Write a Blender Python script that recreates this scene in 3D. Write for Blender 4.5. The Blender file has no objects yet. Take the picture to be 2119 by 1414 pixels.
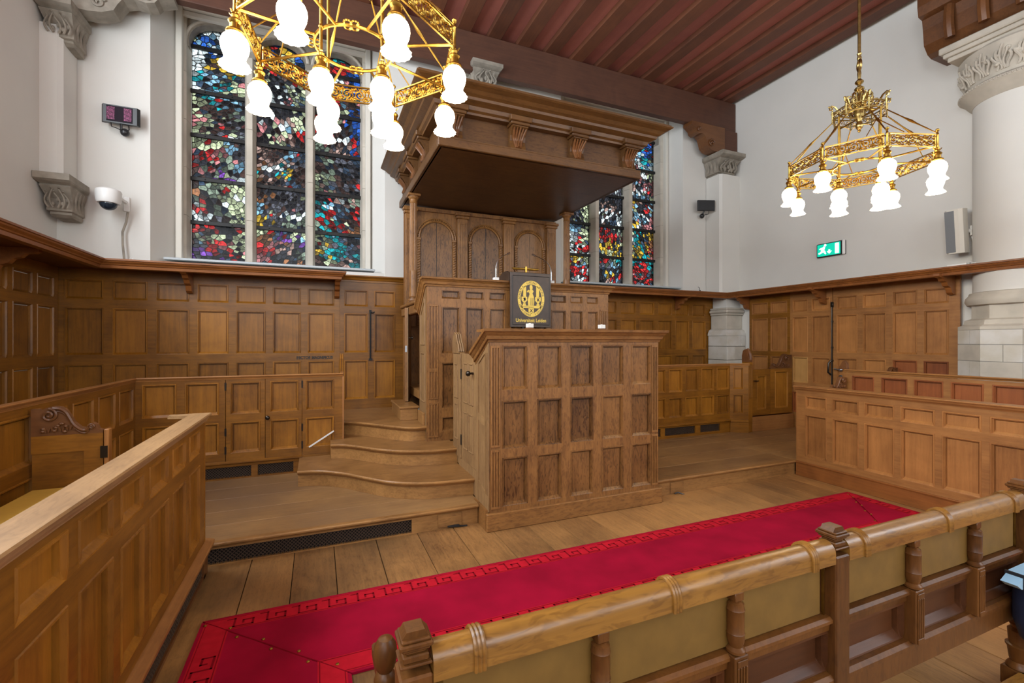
import bpy, math, random
from mathutils import Vector
S = bpy.context.scene
COL = S.collection
PI = math.pi

# ------------------------------------------------------------------ camera
cam = bpy.data.cameras.new('camera')
cam.sensor_width = 36.0
cam.lens = 950.0 / 2119.0 * 36.0
cam.shift_y = -1.0 / 2119.0
cam.clip_start = 0.05
cam.clip_end = 200
camo = bpy.data.objects.new('camera', cam)
COL.objects.link(camo)
camo.location = (0, 0, 1.6)
camo.rotation_euler = (PI / 2, 0, -math.radians(22.96))
S.camera = camo

# ------------------------------------------------------------------ world, daylight, exposure
w = bpy.data.worlds.new('sky')
S.world = w
w.use_nodes = True
bg = w.node_tree.nodes['Background']
bg.inputs[0].default_value = (0.86, 0.93, 1.0, 1)
bg.inputs[1].default_value = 3.3
S.view_settings.view_transform = 'Standard'
S.view_settings.look = 'None'
S.view_settings.exposure = -0.10
S.view_settings.gamma = 1.0
S.view_settings.use_curve_mapping = False


def area(name, loc, rot, sx, sy, power, col):
    l = bpy.data.lights.new(name, 'AREA')
    l.shape = 'RECTANGLE'
    l.size = sx
    l.size_y = sy
    l.energy = power
    l.color = col
    o = bpy.data.objects.new(name, l)
    COL.objects.link(o)
    o.location = loc
    o.rotation_euler = rot
    return o


# daylight through the tall windows of the wall behind the camera and of the left wall, both out of view
for x, p in ((-1.1, 60), (2.3, 60), (5.7, 50)):
    area('window_and_fill_light', (x, -4.62, 3.7), (PI / 2, 0, 0), 2.1, 3.4, p, (0.88, 0.94, 1.0))
for y in (-2.0, 1.6, 4.3):
    area('window_and_fill_light', (-2.86, y, 4.25), (0, -PI / 2, 0), 2.6, 1.9, 195, (0.88, 0.94, 1.0))
area('window_and_fill_light', (7.56, -2.15, 4.25), (0, PI / 2, 0), 2.6, 2.4, 110, (0.88, 0.94, 1.0))  # added fill light in the unseen right wall, brightens left wall and left stall

# ------------------------------------------------------------------ materials
MATS = {}


def newmat(name):
    m = bpy.data.materials.new(name)
    m.use_nodes = True
    return m, m.node_tree.nodes, m.node_tree.links, m.node_tree.nodes['Principled BSDF']


def wood(name, light, dark, grain='z', rough=0.42, figure=0.35, rnd=0.16, bump=0.15, spec=0.4, scale=1.0, blotch=None, k=1.0):
    """oak: stretched noise for the grain, wavy flecks for the figure, a tint of its own for each board"""
    light = tuple(c * k * t_ for c, t_ in zip(light, (1.0, 0.96, 0.86)))
    dark = tuple(c * k * 0.9 for c in dark)
    m, N, L, b = newmat(name)
    tc = N.new('ShaderNodeTexCoord')
    oi = N.new('ShaderNodeObjectInfo')
    add = N.new('ShaderNodeVectorMath'); add.operation = 'MULTIPLY_ADD'
    cmb = N.new('ShaderNodeCombineXYZ')
    for i in range(3):
        L.new(oi.outputs['Random'], cmb.inputs[i])
    add.inputs[1].default_value = (17, 23, 31)
    L.new(cmb.outputs[0], add.inputs[0]); L.new(tc.outputs['Object'], add.inputs[2])
    mp = N.new('ShaderNodeMapping')
    sc = {'x': (1.2, 22, 22), 'y': (22, 1.2, 22), 'z': (22, 22, 1.2)}[grain]
    mp.inputs['Scale'].default_value = tuple(s * scale for s in sc)
    L.new(add.outputs[0], mp.inputs[0])
    n1 = N.new('ShaderNodeTexNoise'); n1.inputs['Scale'].default_value = 1.6
    n1.inputs['Detail'].default_value = 6; n1.inputs['Roughness'].default_value = 0.6
    n1.inputs['Distortion'].default_value = 0.6
    L.new(mp.outputs[0], n1.inputs['Vector'])
    n2 = N.new('ShaderNodeTexNoise'); n2.inputs['Scale'].default_value = 2.2
    n2.inputs['Detail'].default_value = 3; n2.inputs['Distortion'].default_value = 1.5
    L.new(add.outputs[0], n2.inputs['Vector'])
    # ray flecks
    mp3 = N.new('ShaderNodeMapping')
    sc3 = {'x': (9, 34, 34), 'y': (34, 9, 34), 'z': (34, 34, 9)}[grain]
    mp3.inputs['Scale'].default_value = sc3
    L.new(add.outputs[0], mp3.inputs[0])
    n3 = N.new('ShaderNodeTexNoise'); n3.inputs['Scale'].default_value = 1.0
    n3.inputs['Detail'].default_value = 2; n3.inputs['Distortion'].default_value = 2.2
    L.new(mp3.outputs[0], n3.inputs['Vector'])
    r3 = N.new('ShaderNodeValToRGB'); r3.color_ramp.elements[0].position = 0.5; r3.color_ramp.elements[1].position = 0.62
    L.new(n3.outputs[0], r3.inputs[0])
    ma = N.new('ShaderNodeMath'); ma.operation = 'MULTIPLY_ADD'; ma.inputs[1].default_value = 0.55
    L.new(n1.outputs[0], ma.inputs[0])
    mb = N.new('ShaderNodeMath'); mb.operation = 'MULTIPLY'; mb.inputs[1].default_value = 0.5
    L.new(n2.outputs[0], mb.inputs[0]); L.new(mb.outputs[0], ma.inputs[2])
    mc = N.new('ShaderNodeMath'); mc.operation = 'MULTIPLY_ADD'; mc.inputs[1].default_value = -figure * 0.3
    L.new(r3.outputs[0], mc.inputs[0]); L.new(ma.outputs[0], mc.inputs[2])
    md = N.new('ShaderNodeMath'); md.operation = 'MULTIPLY_ADD'; md.inputs[1].default_value = rnd * 1.6
    L.new(oi.outputs['Random'], md.inputs[0]); L.new(mc.outputs[0], md.inputs[2])
    cr = N.new('ShaderNodeValToRGB')
    cr.color_ramp.elements[0].position = 0.28; cr.color_ramp.elements[0].color = (*dark, 1)
    cr.color_ramp.elements[1].position = 0.86; cr.color_ramp.elements[1].color = (*light, 1)
    L.new(md.outputs[0], cr.inputs[0])
    out = cr.outputs[0]
    if blotch:
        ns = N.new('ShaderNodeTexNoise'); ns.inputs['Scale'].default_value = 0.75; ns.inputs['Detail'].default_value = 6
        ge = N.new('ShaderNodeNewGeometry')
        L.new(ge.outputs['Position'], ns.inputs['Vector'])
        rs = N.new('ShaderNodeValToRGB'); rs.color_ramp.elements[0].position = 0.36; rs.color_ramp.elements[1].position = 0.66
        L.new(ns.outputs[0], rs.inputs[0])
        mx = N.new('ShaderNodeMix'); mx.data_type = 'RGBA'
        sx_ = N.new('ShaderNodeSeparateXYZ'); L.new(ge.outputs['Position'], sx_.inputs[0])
        mr = N.new('ShaderNodeMapRange'); mr.inputs['From Min'].default_value = 1.2; mr.inputs['From Max'].default_value = -0.8  # dark blotches grow stronger towards the left side of the room
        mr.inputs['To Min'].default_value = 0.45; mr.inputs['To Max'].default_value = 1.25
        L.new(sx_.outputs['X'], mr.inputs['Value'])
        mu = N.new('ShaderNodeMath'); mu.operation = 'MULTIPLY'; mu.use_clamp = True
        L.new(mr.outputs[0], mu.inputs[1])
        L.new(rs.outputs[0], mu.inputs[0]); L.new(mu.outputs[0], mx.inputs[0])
        L.new(out, mx.inputs[6]); mx.inputs[7].default_value = (*blotch, 1)
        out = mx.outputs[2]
    L.new(out, b.inputs['Base Color'])
    b.inputs['Roughness'].default_value = rough
    b.inputs['Specular IOR Level'].default_value = spec
    bp = N.new('ShaderNodeBump'); bp.inputs['Strength'].default_value = bump; bp.inputs['Distance'].default_value = 0.004
    L.new(mc.outputs[0], bp.inputs['Height']); L.new(bp.outputs[0], b.inputs['Normal'])
    MATS[name] = m
    return m


def plain(name, col, rough=0.5, metal=0.0, var=0.0, vscale=8.0, bump=0.0, emit=None, es=0.0, spec=0.5, col2=None, vcoord='Object', detail=5):
    m, N, L, b = newmat(name)
    b.inputs['Base Color'].default_value = (*col, 1)
    b.inputs['Roughness'].default_value = rough
    b.inputs['Metallic'].default_value = metal
    b.inputs['Specular IOR Level'].default_value = spec
    if var or bump:
        tc = N.new('ShaderNodeTexCoord')
        n = N.new('ShaderNodeTexNoise'); n.inputs['Scale'].default_value = vscale; n.inputs['Detail'].default_value = detail
        L.new(tc.outputs[vcoord], n.inputs['Vector'])
        if var:
            cr = N.new('ShaderNodeValToRGB')
            c2 = col2 or tuple(c * (1 - var) for c in col)
            cr.color_ramp.elements[0].position = 0.35; cr.color_ramp.elements[0].color = (*c2, 1)
            cr.color_ramp.elements[1].position = 0.65; cr.color_ramp.elements[1].color = (*col, 1)
            L.new(n.outputs[0], cr.inputs[0]); L.new(cr.outputs[0], b.inputs['Base Color'])
        if bump:
            bp = N.new('ShaderNodeBump'); bp.inputs['Strength'].default_value = bump; bp.inputs['Distance'].default_value = 0.01
            L.new(n.outputs[0], bp.inputs['Height']); L.new(bp.outputs[0], b.inputs['Normal'])
    if emit:
        b.inputs['Emission Color'].default_value = (*emit, 1)
        b.inputs['Emission Strength'].default_value = es
    MATS[name] = m
    return m


# oak of the wall panelling and the left stalls (amber), of the pulpits (brown), of the right stalls (orange)
AL, AD = (0.47, 0.195, 0.022), (0.12, 0.040, 0.006)
amber_v = wood('amber_oak_upright', AL, AD, 'z', rough=0.36, figure=0.15, k=0.72)
amber_h = wood('amber_oak_lengthwise', AL, AD, 'x', rough=0.36, figure=0.15, rnd=0.08, k=0.66)
dark_h = wood('dark_oak_lengthwise', (0.30, 0.12, 0.040), (0.12, 0.042, 0.016), 'x', rough=0.4, figure=0.1, k=0.60)
PL_, PD = (0.45, 0.215, 0.068), (0.15, 0.060, 0.018)
pulp_v = wood('pulpit_oak_upright', (0.30, 0.142, 0.048), (0.085, 0.035, 0.012), 'z', rough=0.34, figure=0.75, bump=0.25, k=0.85)
pulp_f = wood('pulpit_oak_frame', PL_, PD, 'z', rough=0.42, figure=0.5, rnd=0.05, k=0.80)
pulp_h = wood('pulpit_oak_lengthwise', PL_, PD, 'x', rough=0.42, figure=0.5, rnd=0.05, k=0.80)
pulp_l = wood('pulpit_oak_pale', (0.44, 0.27, 0.125), (0.20, 0.105, 0.045), 'z', rough=0.5, figure=0.4, rnd=0.05, k=0.85)
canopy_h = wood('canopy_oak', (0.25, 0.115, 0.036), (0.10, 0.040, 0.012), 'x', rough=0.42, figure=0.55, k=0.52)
orange_v = wood('orange_oak_upright', (0.50, 0.225, 0.072), (0.22, 0.085, 0.024), 'z', rough=0.38, figure=0.15, k=0.86)
orange_h = wood('orange_oak_lengthwise', (0.50, 0.235, 0.078), (0.23, 0.092, 0.028), 'x', rough=0.38, figure=0.15, rnd=0.05, k=0.86)
red_v = wood('red_oak_upright', (0.37, 0.120, 0.040), (0.17, 0.045, 0.016), 'z', rough=0.36, figure=0.1, k=0.85)
shelf_h = wood('shelf_oak', (0.42, 0.155, 0.042), (0.19, 0.062, 0.017), 'x', rough=0.34, figure=0.1, rnd=0.03, k=0.80)
ply_v = wood('pale_plywood', (0.50, 0.28, 0.095), (0.34, 0.17, 0.05), 'z', rough=0.5, figure=0.1)
floor_y = wood('floorboard_oak', (0.54, 0.285, 0.105), (0.19, 0.085, 0.030), 'y', rough=0.42, figure=0.35, rnd=0.22, blotch=(0.075, 0.046, 0.024), k=0.88)
floor_x = wood('platform_board_oak', (0.50, 0.285, 0.115), (0.21, 0.105, 0.040), 'x', rough=0.40, figure=0.3, rnd=0.1, blotch=(0.17, 0.10, 0.055), k=0.82)
step_x = wood('step_oak', (0.47, 0.245, 0.088), (0.18, 0.080, 0.026), 'x', rough=0.36, figure=0.35, rnd=0.1, k=0.85)
bench_v = wood('bench_oak_upright', (0.30, 0.118, 0.030), (0.10, 0.034, 0.009), 'z', rough=0.38, spec=0.3, figure=0.3, k=0.56)
bench_h = wood('bench_oak_rail', (0.46, 0.225, 0.045), (0.17, 0.068, 0.014), 'x', rough=0.30, figure=0.5, rnd=0.04, spec=0.6, k=0.80)
bench_d = wood('bench_oak_dark_panel', (0.15, 0.052, 0.018), (0.06, 0.020, 0.008), 'x', spec=0.3, rough=0.42, figure=0.1, k=0.7)
beam_x = wood('ceiling_beam_oak', (0.105, 0.044, 0.027), (0.045, 0.018, 0.012), 'x', rough=0.6, figure=0.1)
joist_y = wood('ceiling_joist_oak', (0.170, 0.062, 0.032), (0.075, 0.028, 0.016), 'y', rough=0.6, figure=0.1)
board_y = wood('ceiling_board_red', (0.40, 0.140, 0.115), (0.29, 0.095, 0.078), 'y', rough=0.7, figure=0.0)
dark_carve = wood('dark_carved_oak', (0.17, 0.070, 0.026), (0.065, 0.024, 0.010), 'x', rough=0.34, figure=0.1)
plaster = plain('white_plaster', (0.66, 0.645, 0.605), 0.85, var=0.05, vscale=1.2, bump=0.03)
cream = plain('cream_paint', (0.62, 0.59, 0.52), 0.6)
stone = plain('grey_stone', (0.30, 0.265, 0.215), 0.85, var=0.3, vscale=9, bump=0.3)
stone_l = plain('pale_stone', (0.52, 0.475, 0.40), 0.8, var=0.18, vscale=5, bump=0.15)
stone_w = plain('whitish_stone', (0.60, 0.58, 0.54), 0.8, var=0.16, vscale=4, bump=0.1, col2=(0.50, 0.46, 0.38))
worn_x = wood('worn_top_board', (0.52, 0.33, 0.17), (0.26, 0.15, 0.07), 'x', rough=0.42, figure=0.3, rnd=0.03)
mortar = plain('grey_mortar', (0.36, 0.34, 0.31), 0.9)
iron = plain('black_iron', (0.012, 0.012, 0.012), 0.5, 0.3)
lead = plain('dark_lead', (0.02, 0.02, 0.02), 0.6, 0.4)
blackp = plain('black_plastic', (0.015, 0.016, 0.018), 0.35)
darkm = plain('dark_bronze', (0.05, 0.042, 0.035), 0.3, 0.9)
brass = plain('polished_brass', (0.55, 0.33, 0.065), 0.30, 1.0, var=0.25, vscale=30)
brass_d = plain('aged_brass', (0.50, 0.36, 0.13), 0.28, 1.0, var=0.35, vscale=30)
whitep = plain('white_plastic', (0.72, 0.72, 0.70), 0.4)
greyp = plain('grey_mesh', (0.16, 0.17, 0.18), 0.6)
greyedge = plain('grey_sill', (0.42, 0.46, 0.48), 0.35)
leather = plain('olive_leather', (0.185, 0.098, 0.018), 0.55, var=0.18, vscale=12, bump=0.1)
cushion = plain('mustard_cloth', (0.64, 0.42, 0.07), 0.8, var=0.1, vscale=6, bump=0.1)
mesh_d = plain('bronze_mesh', (0.085, 0.05, 0.03), 0.6, 0.2)
hollow = plain('dark_hollow', (0.012, 0.009, 0.007), 0.9)
felt = plain('carpet_crimson', (0.36, 0.004, 0.030), 0.95, var=0.3, vscale=3.0, bump=0.2, spec=0.1, detail=8)
felt_b = plain('carpet_border_red', (0.50, 0.010, 0.024), 0.95, var=0.15, vscale=20, spec=0.1)
felt_k = plain('carpet_key_line', (0.21, 0.003, 0.010), 0.95, spec=0.1)
emblem = plain('emblem_gold', (0.80, 0.56, 0.085), 0.4, 0.0)
board_d = plain('lectern_dark_wood', (0.055, 0.030, 0.018), 0.4, var=0.3, vscale=14)
inkdark = plain('painted_black_letters', (0.03, 0.02, 0.012), 0.6)
navy = plain('navy_fabric', (0.010, 0.016, 0.045), 0.7, bump=0.2, vscale=40)
paleblue = plain('pale_blue_strap', (0.30, 0.50, 0.66), 0.5)
royal = plain('royal_blue_fabric', (0.01, 0.03, 0.42), 0.6)
steel = plain('steel', (0.45, 0.47, 0.50), 0.25, 1.0)
dome = plain('camera_dome', (0.012, 0.022, 0.035), 0.05, 0.0)
green = plain('exit_green', (0.0, 0.45, 0.30), 0.4, emit=(0.0, 0.50, 0.33), es=1.0)
exitw = plain('exit_white', (0.9, 0.95, 0.9), 0.4, emit=(0.9, 1.0, 0.92), es=2.2)
ledred = plain('led_text', (0.3, 0.05, 0.15), 0.4, emit=(0.55, 0.10, 0.30), es=0.18)
ledpane = plain('screen_black', (0.018, 0.012, 0.018), 0.6, spec=0.1)
globe = plain('opal_glass_lit', (0.95, 0.93, 0.88), 0.3, emit=(1.0, 0.82, 0.54), es=21.0)


def glassmat(name, col):
    m = bpy.data.materials.new(name)
    m.use_nodes = True
    N, L = m.node_tree.nodes, m.node_tree.links
    N.clear()
    o = N.new('ShaderNodeOutputMaterial')
    t = N.new('ShaderNodeBsdfTransparent')
    g = N.new('ShaderNodeBsdfGlossy'); g.inputs['Roughness'].default_value = 0.15
    mx = N.new('ShaderNodeMixShader'); mx.inputs[0].default_value = 0.012
    tc = N.new('ShaderNodeTexCoord')
    oi = N.new('ShaderNodeObjectInfo')
    n = N.new('ShaderNodeTexNoise'); n.inputs['Scale'].default_value = 16; n.inputs['Detail'].default_value = 5
    n.inputs['Distortion'].default_value = 1.4
    L.new(tc.outputs['Object'], n.inputs['Vector'])
    cr = N.new('ShaderNodeValToRGB')
    cr.color_ramp.elements[0].position = 0.32
    cr.color_ramp.elements[0].color = (*[c * 0.18 for c in col], 1)
    cr.color_ramp.elements[1].position = 0.62
    cr.color_ramp.elements[1].color = (*col, 1)
    L.new(n.outputs[0], cr.inputs[0]); L.new(cr.outputs[0], t.inputs[0])
    L.new(t.outputs[0], mx.inputs[1]); L.new(g.outputs[0], mx.inputs[2]); L.new(mx.outputs[0], o.inputs[0])
    return m


GP = {'W': (0.62, 0.68, 0.66), 'C': (0.42, 0.46, 0.27), 'G': (0.17, 0.21, 0.15), 'B': (0.02, 0.09, 0.38), 'L': (0.20, 0.38, 0.50),
      'T': (0.01, 0.28, 0.30), 'R': (0.46, 0.018, 0.018), 'P': (0.42, 0.15, 0.15), 'F': (0.34, 0.21, 0.17), 'Y': (0.55, 0.33, 0.03),
      'K': (0.018, 0.018, 0.022), 'D': (0.045, 0.024, 0.020), 'M': (0.075, 0.075, 0.090), 'N': (0.03, 0.05, 0.08),
      'O': (0.25, 0.10, 0.04), 'V': (0.16, 0.05, 0.30)}
GN = dict(zip(GP, 'white cream green blue lightblue teal red pink flesh yellow black brown grey navy orange violet'.split()))
GM = {}
for k in GP:
    for q, f in enumerate((1.1, 0.58, 0.27)):
        GM[k + str(q)] = glassmat('stained_glass_%s_%s' % (GN[k], ('clear', 'mid', 'deep')[q]), tuple(min(0.95, c * f * 0.9 + 0.004) for c in GP[k]))


# ------------------------------------------------------------------ mesh building
class MB:
    def __init__(s):
        s.v = []; s.f = []; s.mi = []

    def add(s, vs, fs, mi=0):
        b = len(s.v)
        s.v += [tuple(v) for v in vs]
        s.f += [tuple(b + i for i in f) for f in fs]
        s.mi += [mi] * len(fs)
        return s

    def box(s, x0, x1, y0, y1, z0, z1, mi=0, c=0.0):
        if x1 < x0: x0, x1 = x1, x0
        if y1 < y0: y0, y1 = y1, y0
        if z1 < z0: z0, z1 = z1, z0
        c = min(c, (x1 - x0) / 3, (y1 - y0) / 3, (z1 - z0) / 3)
        if c <= 0:
            vs = [(x, y, z) for x in (x0, x1) for y in (y0, y1) for z in (z0, z1)]
            return s.add(vs, [(0, 1, 3, 2), (4, 6, 7, 5), (0, 4, 5, 1), (2, 3, 7, 6), (0, 2, 6, 4), (1, 5, 7, 3)], mi)
        # chamfered box: 24 vertices
        vs = []; idx = {}
        for i, x in enumerate((x0, x1)):
            for j, y in enumerate((y0, y1)):
                for k, z in enumerate((z0, z1)):
                    sx, sy, sz = (1, -1)[i], (1, -1)[j], (1, -1)[k]
                    for a in range(3):
                        p = [x + sx * c, y + sy * c, z + sz * c]
                        p[a] = (x, y, z)[a]
                        idx[(i, j, k, a)] = len(vs); vs.append(tuple(p))
        fs = []
        for a in range(3):
            for e in (0, 1):
                q = []
                for (m, n) in ((0, 0), (1, 0), (1, 1), (0, 1)):
                    t = [0, 0, 0]; t[a] = e; o = [d for d in range(3) if d != a]; t[o[0]] = m; t[o[1]] = n
                    q.append(idx[(*t, a)])
                fs.append(tuple(q))
        for a in range(3):
            o = [d for d in range(3) if d != a]
            for m in (0, 1):
                for n in (0, 1):
                    t0 = [0, 0, 0]; t0[o[0]] = m; t0[o[1]] = n
                    t1 = list(t0); t1[a] = 1
                    fs.append((idx[(*t0, o[0])], idx[(*t1, o[0])], idx[(*t1, o[1])], idx[(*t0, o[1])]))
        for i in (0, 1):
            for j in (0, 1):
                for k in (0, 1):
                    fs.append((idx[(i, j, k, 0)], idx[(i, j, k, 1)], idx[(i, j, k, 2)]))
        return s.add(vs, fs, mi)

    def prism(s, poly, axis, a, b, mi=0):
        """polygon of 2-D points extruded along an axis; poly coords are the other two axes in order"""
        def P(p, t):
            q = [0, 0, 0]; o = [d for d in range(3) if d != axis]
            q[o[0]] = p[0]; q[o[1]] = p[1]; q[axis] = t
            return tuple(q)
        n = len(poly)
        vs = [P(p, a) for p in poly] + [P(p, b) for p in poly]
        fs = [tuple(range(n)), tuple(range(2 * n - 1, n - 1, -1))] + [(i, (i + 1) % n, n + (i + 1) % n, n + i) for i in range(n)]
        return s.add(vs, fs, mi)

    def lathe(s, prof, cx=0, cy=0, cz=0, n=16, axis=2, mi=0, wob=None):
        vs = []; m = len(prof)
        for (r, h) in prof:
            for i in range(n):
                a = 2 * PI * i / n
                rr = r * (1 + (wob[1] * math.cos(wob[0] * a) if wob and wob[2](h) else 0))
                p = (rr * math.cos(a), rr * math.sin(a), h)
                if axis == 0: p = (p[2], p[0], p[1])
                if axis == 1: p = (p[0], p[2], p[1])
                vs.append((cx + p[0], cy + p[1], cz + p[2]))
        fs = [(j * n + i, j * n + (i + 1) % n, (j + 1) * n + (i + 1) % n, (j + 1) * n + i) for j in range(m - 1) for i in range(n)]
        if prof[0][0] > 1e-4: fs.append(tuple(range(n - 1, -1, -1)))
        if prof[-1][0] > 1e-4: fs.append(tuple((m - 1) * n + i for i in range(n)))
        return s.add(vs, fs, mi)

    def tube(s, pts, r, n=6, mi=0, closed=False):
        pts = [Vector(p) for p in pts]; m = len(pts)
        vs = []; up = None
        for i, p in enumerate(pts):
            if closed: d = pts[(i + 1) % m] - pts[i - 1]
            else: d = pts[min(i + 1, m - 1)] - pts[max(i - 1, 0)]
            if d.length < 1e-9: d = Vector((0, 0, 1))
            d.normalize()
            if up is None:
                up = Vector((0, 0, 1)) if abs(d.z) < 0.9 else Vector((1, 0, 0))
            a = d.cross(up)
            if a.length < 1e-4:
                a = d.cross(Vector((0, 1, 0.3)))
            a.normalize(); b = a.cross(d); up = b
            rr = r[i] if isinstance(r, (list, tuple)) else r
            for k in range(n):
                t = 2 * PI * k / n
                vs.append(p + a * (rr * math.cos(t)) + b * (rr * math.sin(t)))
        fs = []
        for j in range(m if closed else m - 1):
            j2 = (j + 1) % m
            fs += [(j * n + k, j * n + (k + 1) % n, j2 * n + (k + 1) % n, j2 * n + k) for k in range(n)]
        if not closed:
            fs.append(tuple(range(n - 1, -1, -1))); fs.append(tuple((m - 1) * n + k for k in range(n)))
        return s.add(vs, fs, mi)

    def sweep(s, path, prof, closed_prof=True, mi=0):
        """moulding: profile points (out, up) swept along a path with mitres; 'out' is to the right of travel"""
        path = [Vector(p) for p in path]; m = len(path); n = len(prof); vs = []
        for i, p in enumerate(path):
            def nr(a, b):
                d = (b - a); d.z = 0; d.normalize()
                return Vector((d.y, -d.x, 0))
            if i == 0: nn = nr(path[0], path[1]); k = 1
            elif i == m - 1: nn = nr(path[-2], path[-1]); k = 1
            else:
                n1 = nr(path[i - 1], p); n2 = nr(p, path[i + 1]); nn = (n1 + n2)
                if nn.length < 1e-6: nn = n1
                nn.normalize(); k = 1 / max(0.3, nn.dot(n1))
            for (o, u) in prof:
                vs.append(p + nn * (o * k) + Vector((0, 0, u)))
        fs = []
        for j in range(m - 1):
            for k in range(n if closed_prof else n - 1):
                k2 = (k + 1) % n
                fs.append((j * n + k, j * n + k2, (j + 1) * n + k2, (j + 1) * n + k))
        if closed_prof:
            fs.append(tuple(range(n))); fs.append(tuple((m - 1) * n + k for k in range(n - 1, -1, -1)))
        return s.add(vs, fs, mi)

    def sphere(s, c, r, n=12, m=8, sz=1.0, mi=0):
        prof = [(max(r * math.sin(PI * i / m), 1e-5), -r * sz * math.cos(PI * i / m)) for i in range(m + 1)]
        return s.lathe(prof, c[0], c[1], c[2], n, 2, mi)

    def mesh(s, name, mats, smooth=False):
        me = bpy.data.meshes.new(name)
        me.from_pydata([tuple(v) for v in s.v], [], s.f)
        for m in (mats if isinstance(mats, (list, tuple)) else [mats]):
            me.materials.append(m)
        if isinstance(mats, (list, tuple)) and len(mats) > 1:
            me.polygons.foreach_set('material_index', s.mi)
        import bmesh
        bm = bmesh.new(); bm.from_mesh(me)
        bmesh.ops.recalc_face_normals(bm, faces=bm.faces)
        bm.to_mesh(me); bm.free()
        if smooth:
            me.polygons.foreach_set('use_smooth', [True] * len(me.polygons))
            me.set_sharp_from_angle(angle=math.radians(38))
        me.update()
        return me


def tag(o, label=None, cat=None, group=None, kind=None):
    if label: o['label'] = label
    if cat: o['category'] = cat
    if group: o['group'] = group
    if kind: o['kind'] = kind
    return o


def thing(name, label, cat, loc=(0, 0, 0), rotz=0.0, group=None):
    o = bpy.data.objects.new(name, None)
    o.empty_display_size = 0.1
    COL.objects.link(o)
    o.location = loc; o.rotation_euler = (0, 0, rotz)
    return tag(o, label, cat, group)


def part(name, mb, mat, parent=None, smooth=False, loc=None, rot=None, label=None, kind=None):
    me = mb if isinstance(mb, bpy.types.Mesh) else mb.mesh(name, mat, smooth)
    o = bpy.data.objects.new(name, me)
    COL.objects.link(o)
    if parent: o.parent = parent
    if loc: o.location = loc
    if rot: o.rotation_euler = rot
    if label: o['label'] = label
    if kind: o['kind'] = kind
    return o


def single(name, mb, mat, label, cat, group=None, smooth=False, loc=None, rot=None, kind=None):
    o = part(name, mb, mat, None, smooth, loc, rot)
    return tag(o, label, cat, group, kind)


def struct(name, mb=None, mat=None, parent=None, smooth=False):
    if mb is None:
        o = bpy.data.objects.new(name, None); COL.objects.link(o)
    else:
        o = part(name, mb, mat, parent, smooth)
    if parent is None: o['kind'] = 'structure'
    return o


PCACHE = {}


def panel_mesh(wd, ht, mat, raised=False, deep=0.023):
    """one sunk panel with its moulding; local origin at the lower left corner of the opening, front = -y"""
    key = (round(wd, 3), round(ht, 3), mat.name, raised, deep)
    if key in PCACHE: return PCACHE[key]
    k = min(1.0, wd / 0.16, ht / 0.12)
    # moulded top and sides with a groove before the sunk field, plain sloping weathering at the bottom
    rings = [(0, 0.0), (0.003, -0.006), (0.011, -0.006), (0.016, 0.009), (0.020, 0.009), (0.022, deep + 0.008), (0.027, deep + 0.008), (0.030, deep)]
    low = [(0, 0.0), (0.002, 0.0), (0.006, 0.002), (0.012, deep * 0.35), (0.018, deep * 0.6), (0.023, deep * 0.8), (0.027, deep), (0.030, deep)]
    mb = MB(); vs = []; fs = []
    for (i, d), (i2, d2) in zip(rings, low):
        i *= k; i2 *= k
        hs = 0.036 * k
        vs += [(i, d2, i2), (wd - i, d2, i2), (wd - i, d, hs), (wd - i, d, ht - i), (i, d, ht - i), (i, d, hs)]
    n = len(rings)
    for r in range(n - 1):
        for c in range(6):
            c2 = (c + 1) % 6
            fs.append((r * 6 + c, r * 6 + c2, (r + 1) * 6 + c2, (r + 1) * 6 + c))
    fs.append(tuple((n - 1) * 6 + c for c in range(6)))
    b = len(vs)
    vs += [(0, 0.033, 0), (wd, 0.033, 0), (wd, 0.033, hs), (wd, 0.033, ht), (0, 0.033, ht), (0, 0.033, hs)]
    for c in range(6):
        c2 = (c + 1) % 6
        fs.append((c, c2, b + c2, b + c))
    fs.append(tuple(b + 5 - c for c in range(6)))
    mb.add(vs, fs)
    me = mb.mesh('panel', mat)
    PCACHE[key] = me
    return me


def panelling(parent, X0, X1, Z0, Z1, xs, zs, fmat, pmat, y=0.0, th=0.035, fname='frame', raised=False, special={}, xoff=0.0, backing=True):
    """framed panelling: rails run through, stiles between; every panel is an object"""
    fr = MB()
    edges = [Z0] + [z for p in zs for z in p] + [Z1]
    for a, b in zip(edges[0::2], edges[1::2]):
        fr.box(X0, X1, y, y + th, a, b)
    for (za, zb) in zs:
        ee = [X0] + [x for p in xs for x in p] + [X1]
        for a, b in zip(ee[0::2], ee[1::2]):
            if b - a > 1e-4:
                fr.box(a, b, y + 0.0006, y + th, za - 0.002, zb + 0.002)
    fo = part(fname, fr, fmat, parent)
    for j, (za, zb) in enumerate(zs):
        for i, (xa, xb) in enumerate(xs):
            me = panel_mesh(xb - xa, zb - za, special.get((i, j), pmat), raised)
            part('panel', me, None, parent, loc=(xa, y + 0.001, za))
    return fo


def even(x0, x1, n, stile, end=None):
    """n panels between x0 and x1 with stiles of a given width"""
    end = stile if end is None else end
    wdt = (x1 - x0 - 2 * end - (n - 1) * stile) / n
    return [(x0 + end + i * (wdt + stile), x0 + end + i * (wdt + stile) + wdt) for i in range(n)]


CROWN = [(0, -0.10), (0.012, -0.10), (0.012, -0.075), (0.022, -0.068), (0.030, -0.045), (0.050, -0.022), (0.062, -0.018), (0.062, 0.0), (0, 0.0)]


def crown(scale_o=1.0, scale_u=1.0):
    return [(o * scale_o, u * scale_u) for o, u in CROWN]


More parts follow.
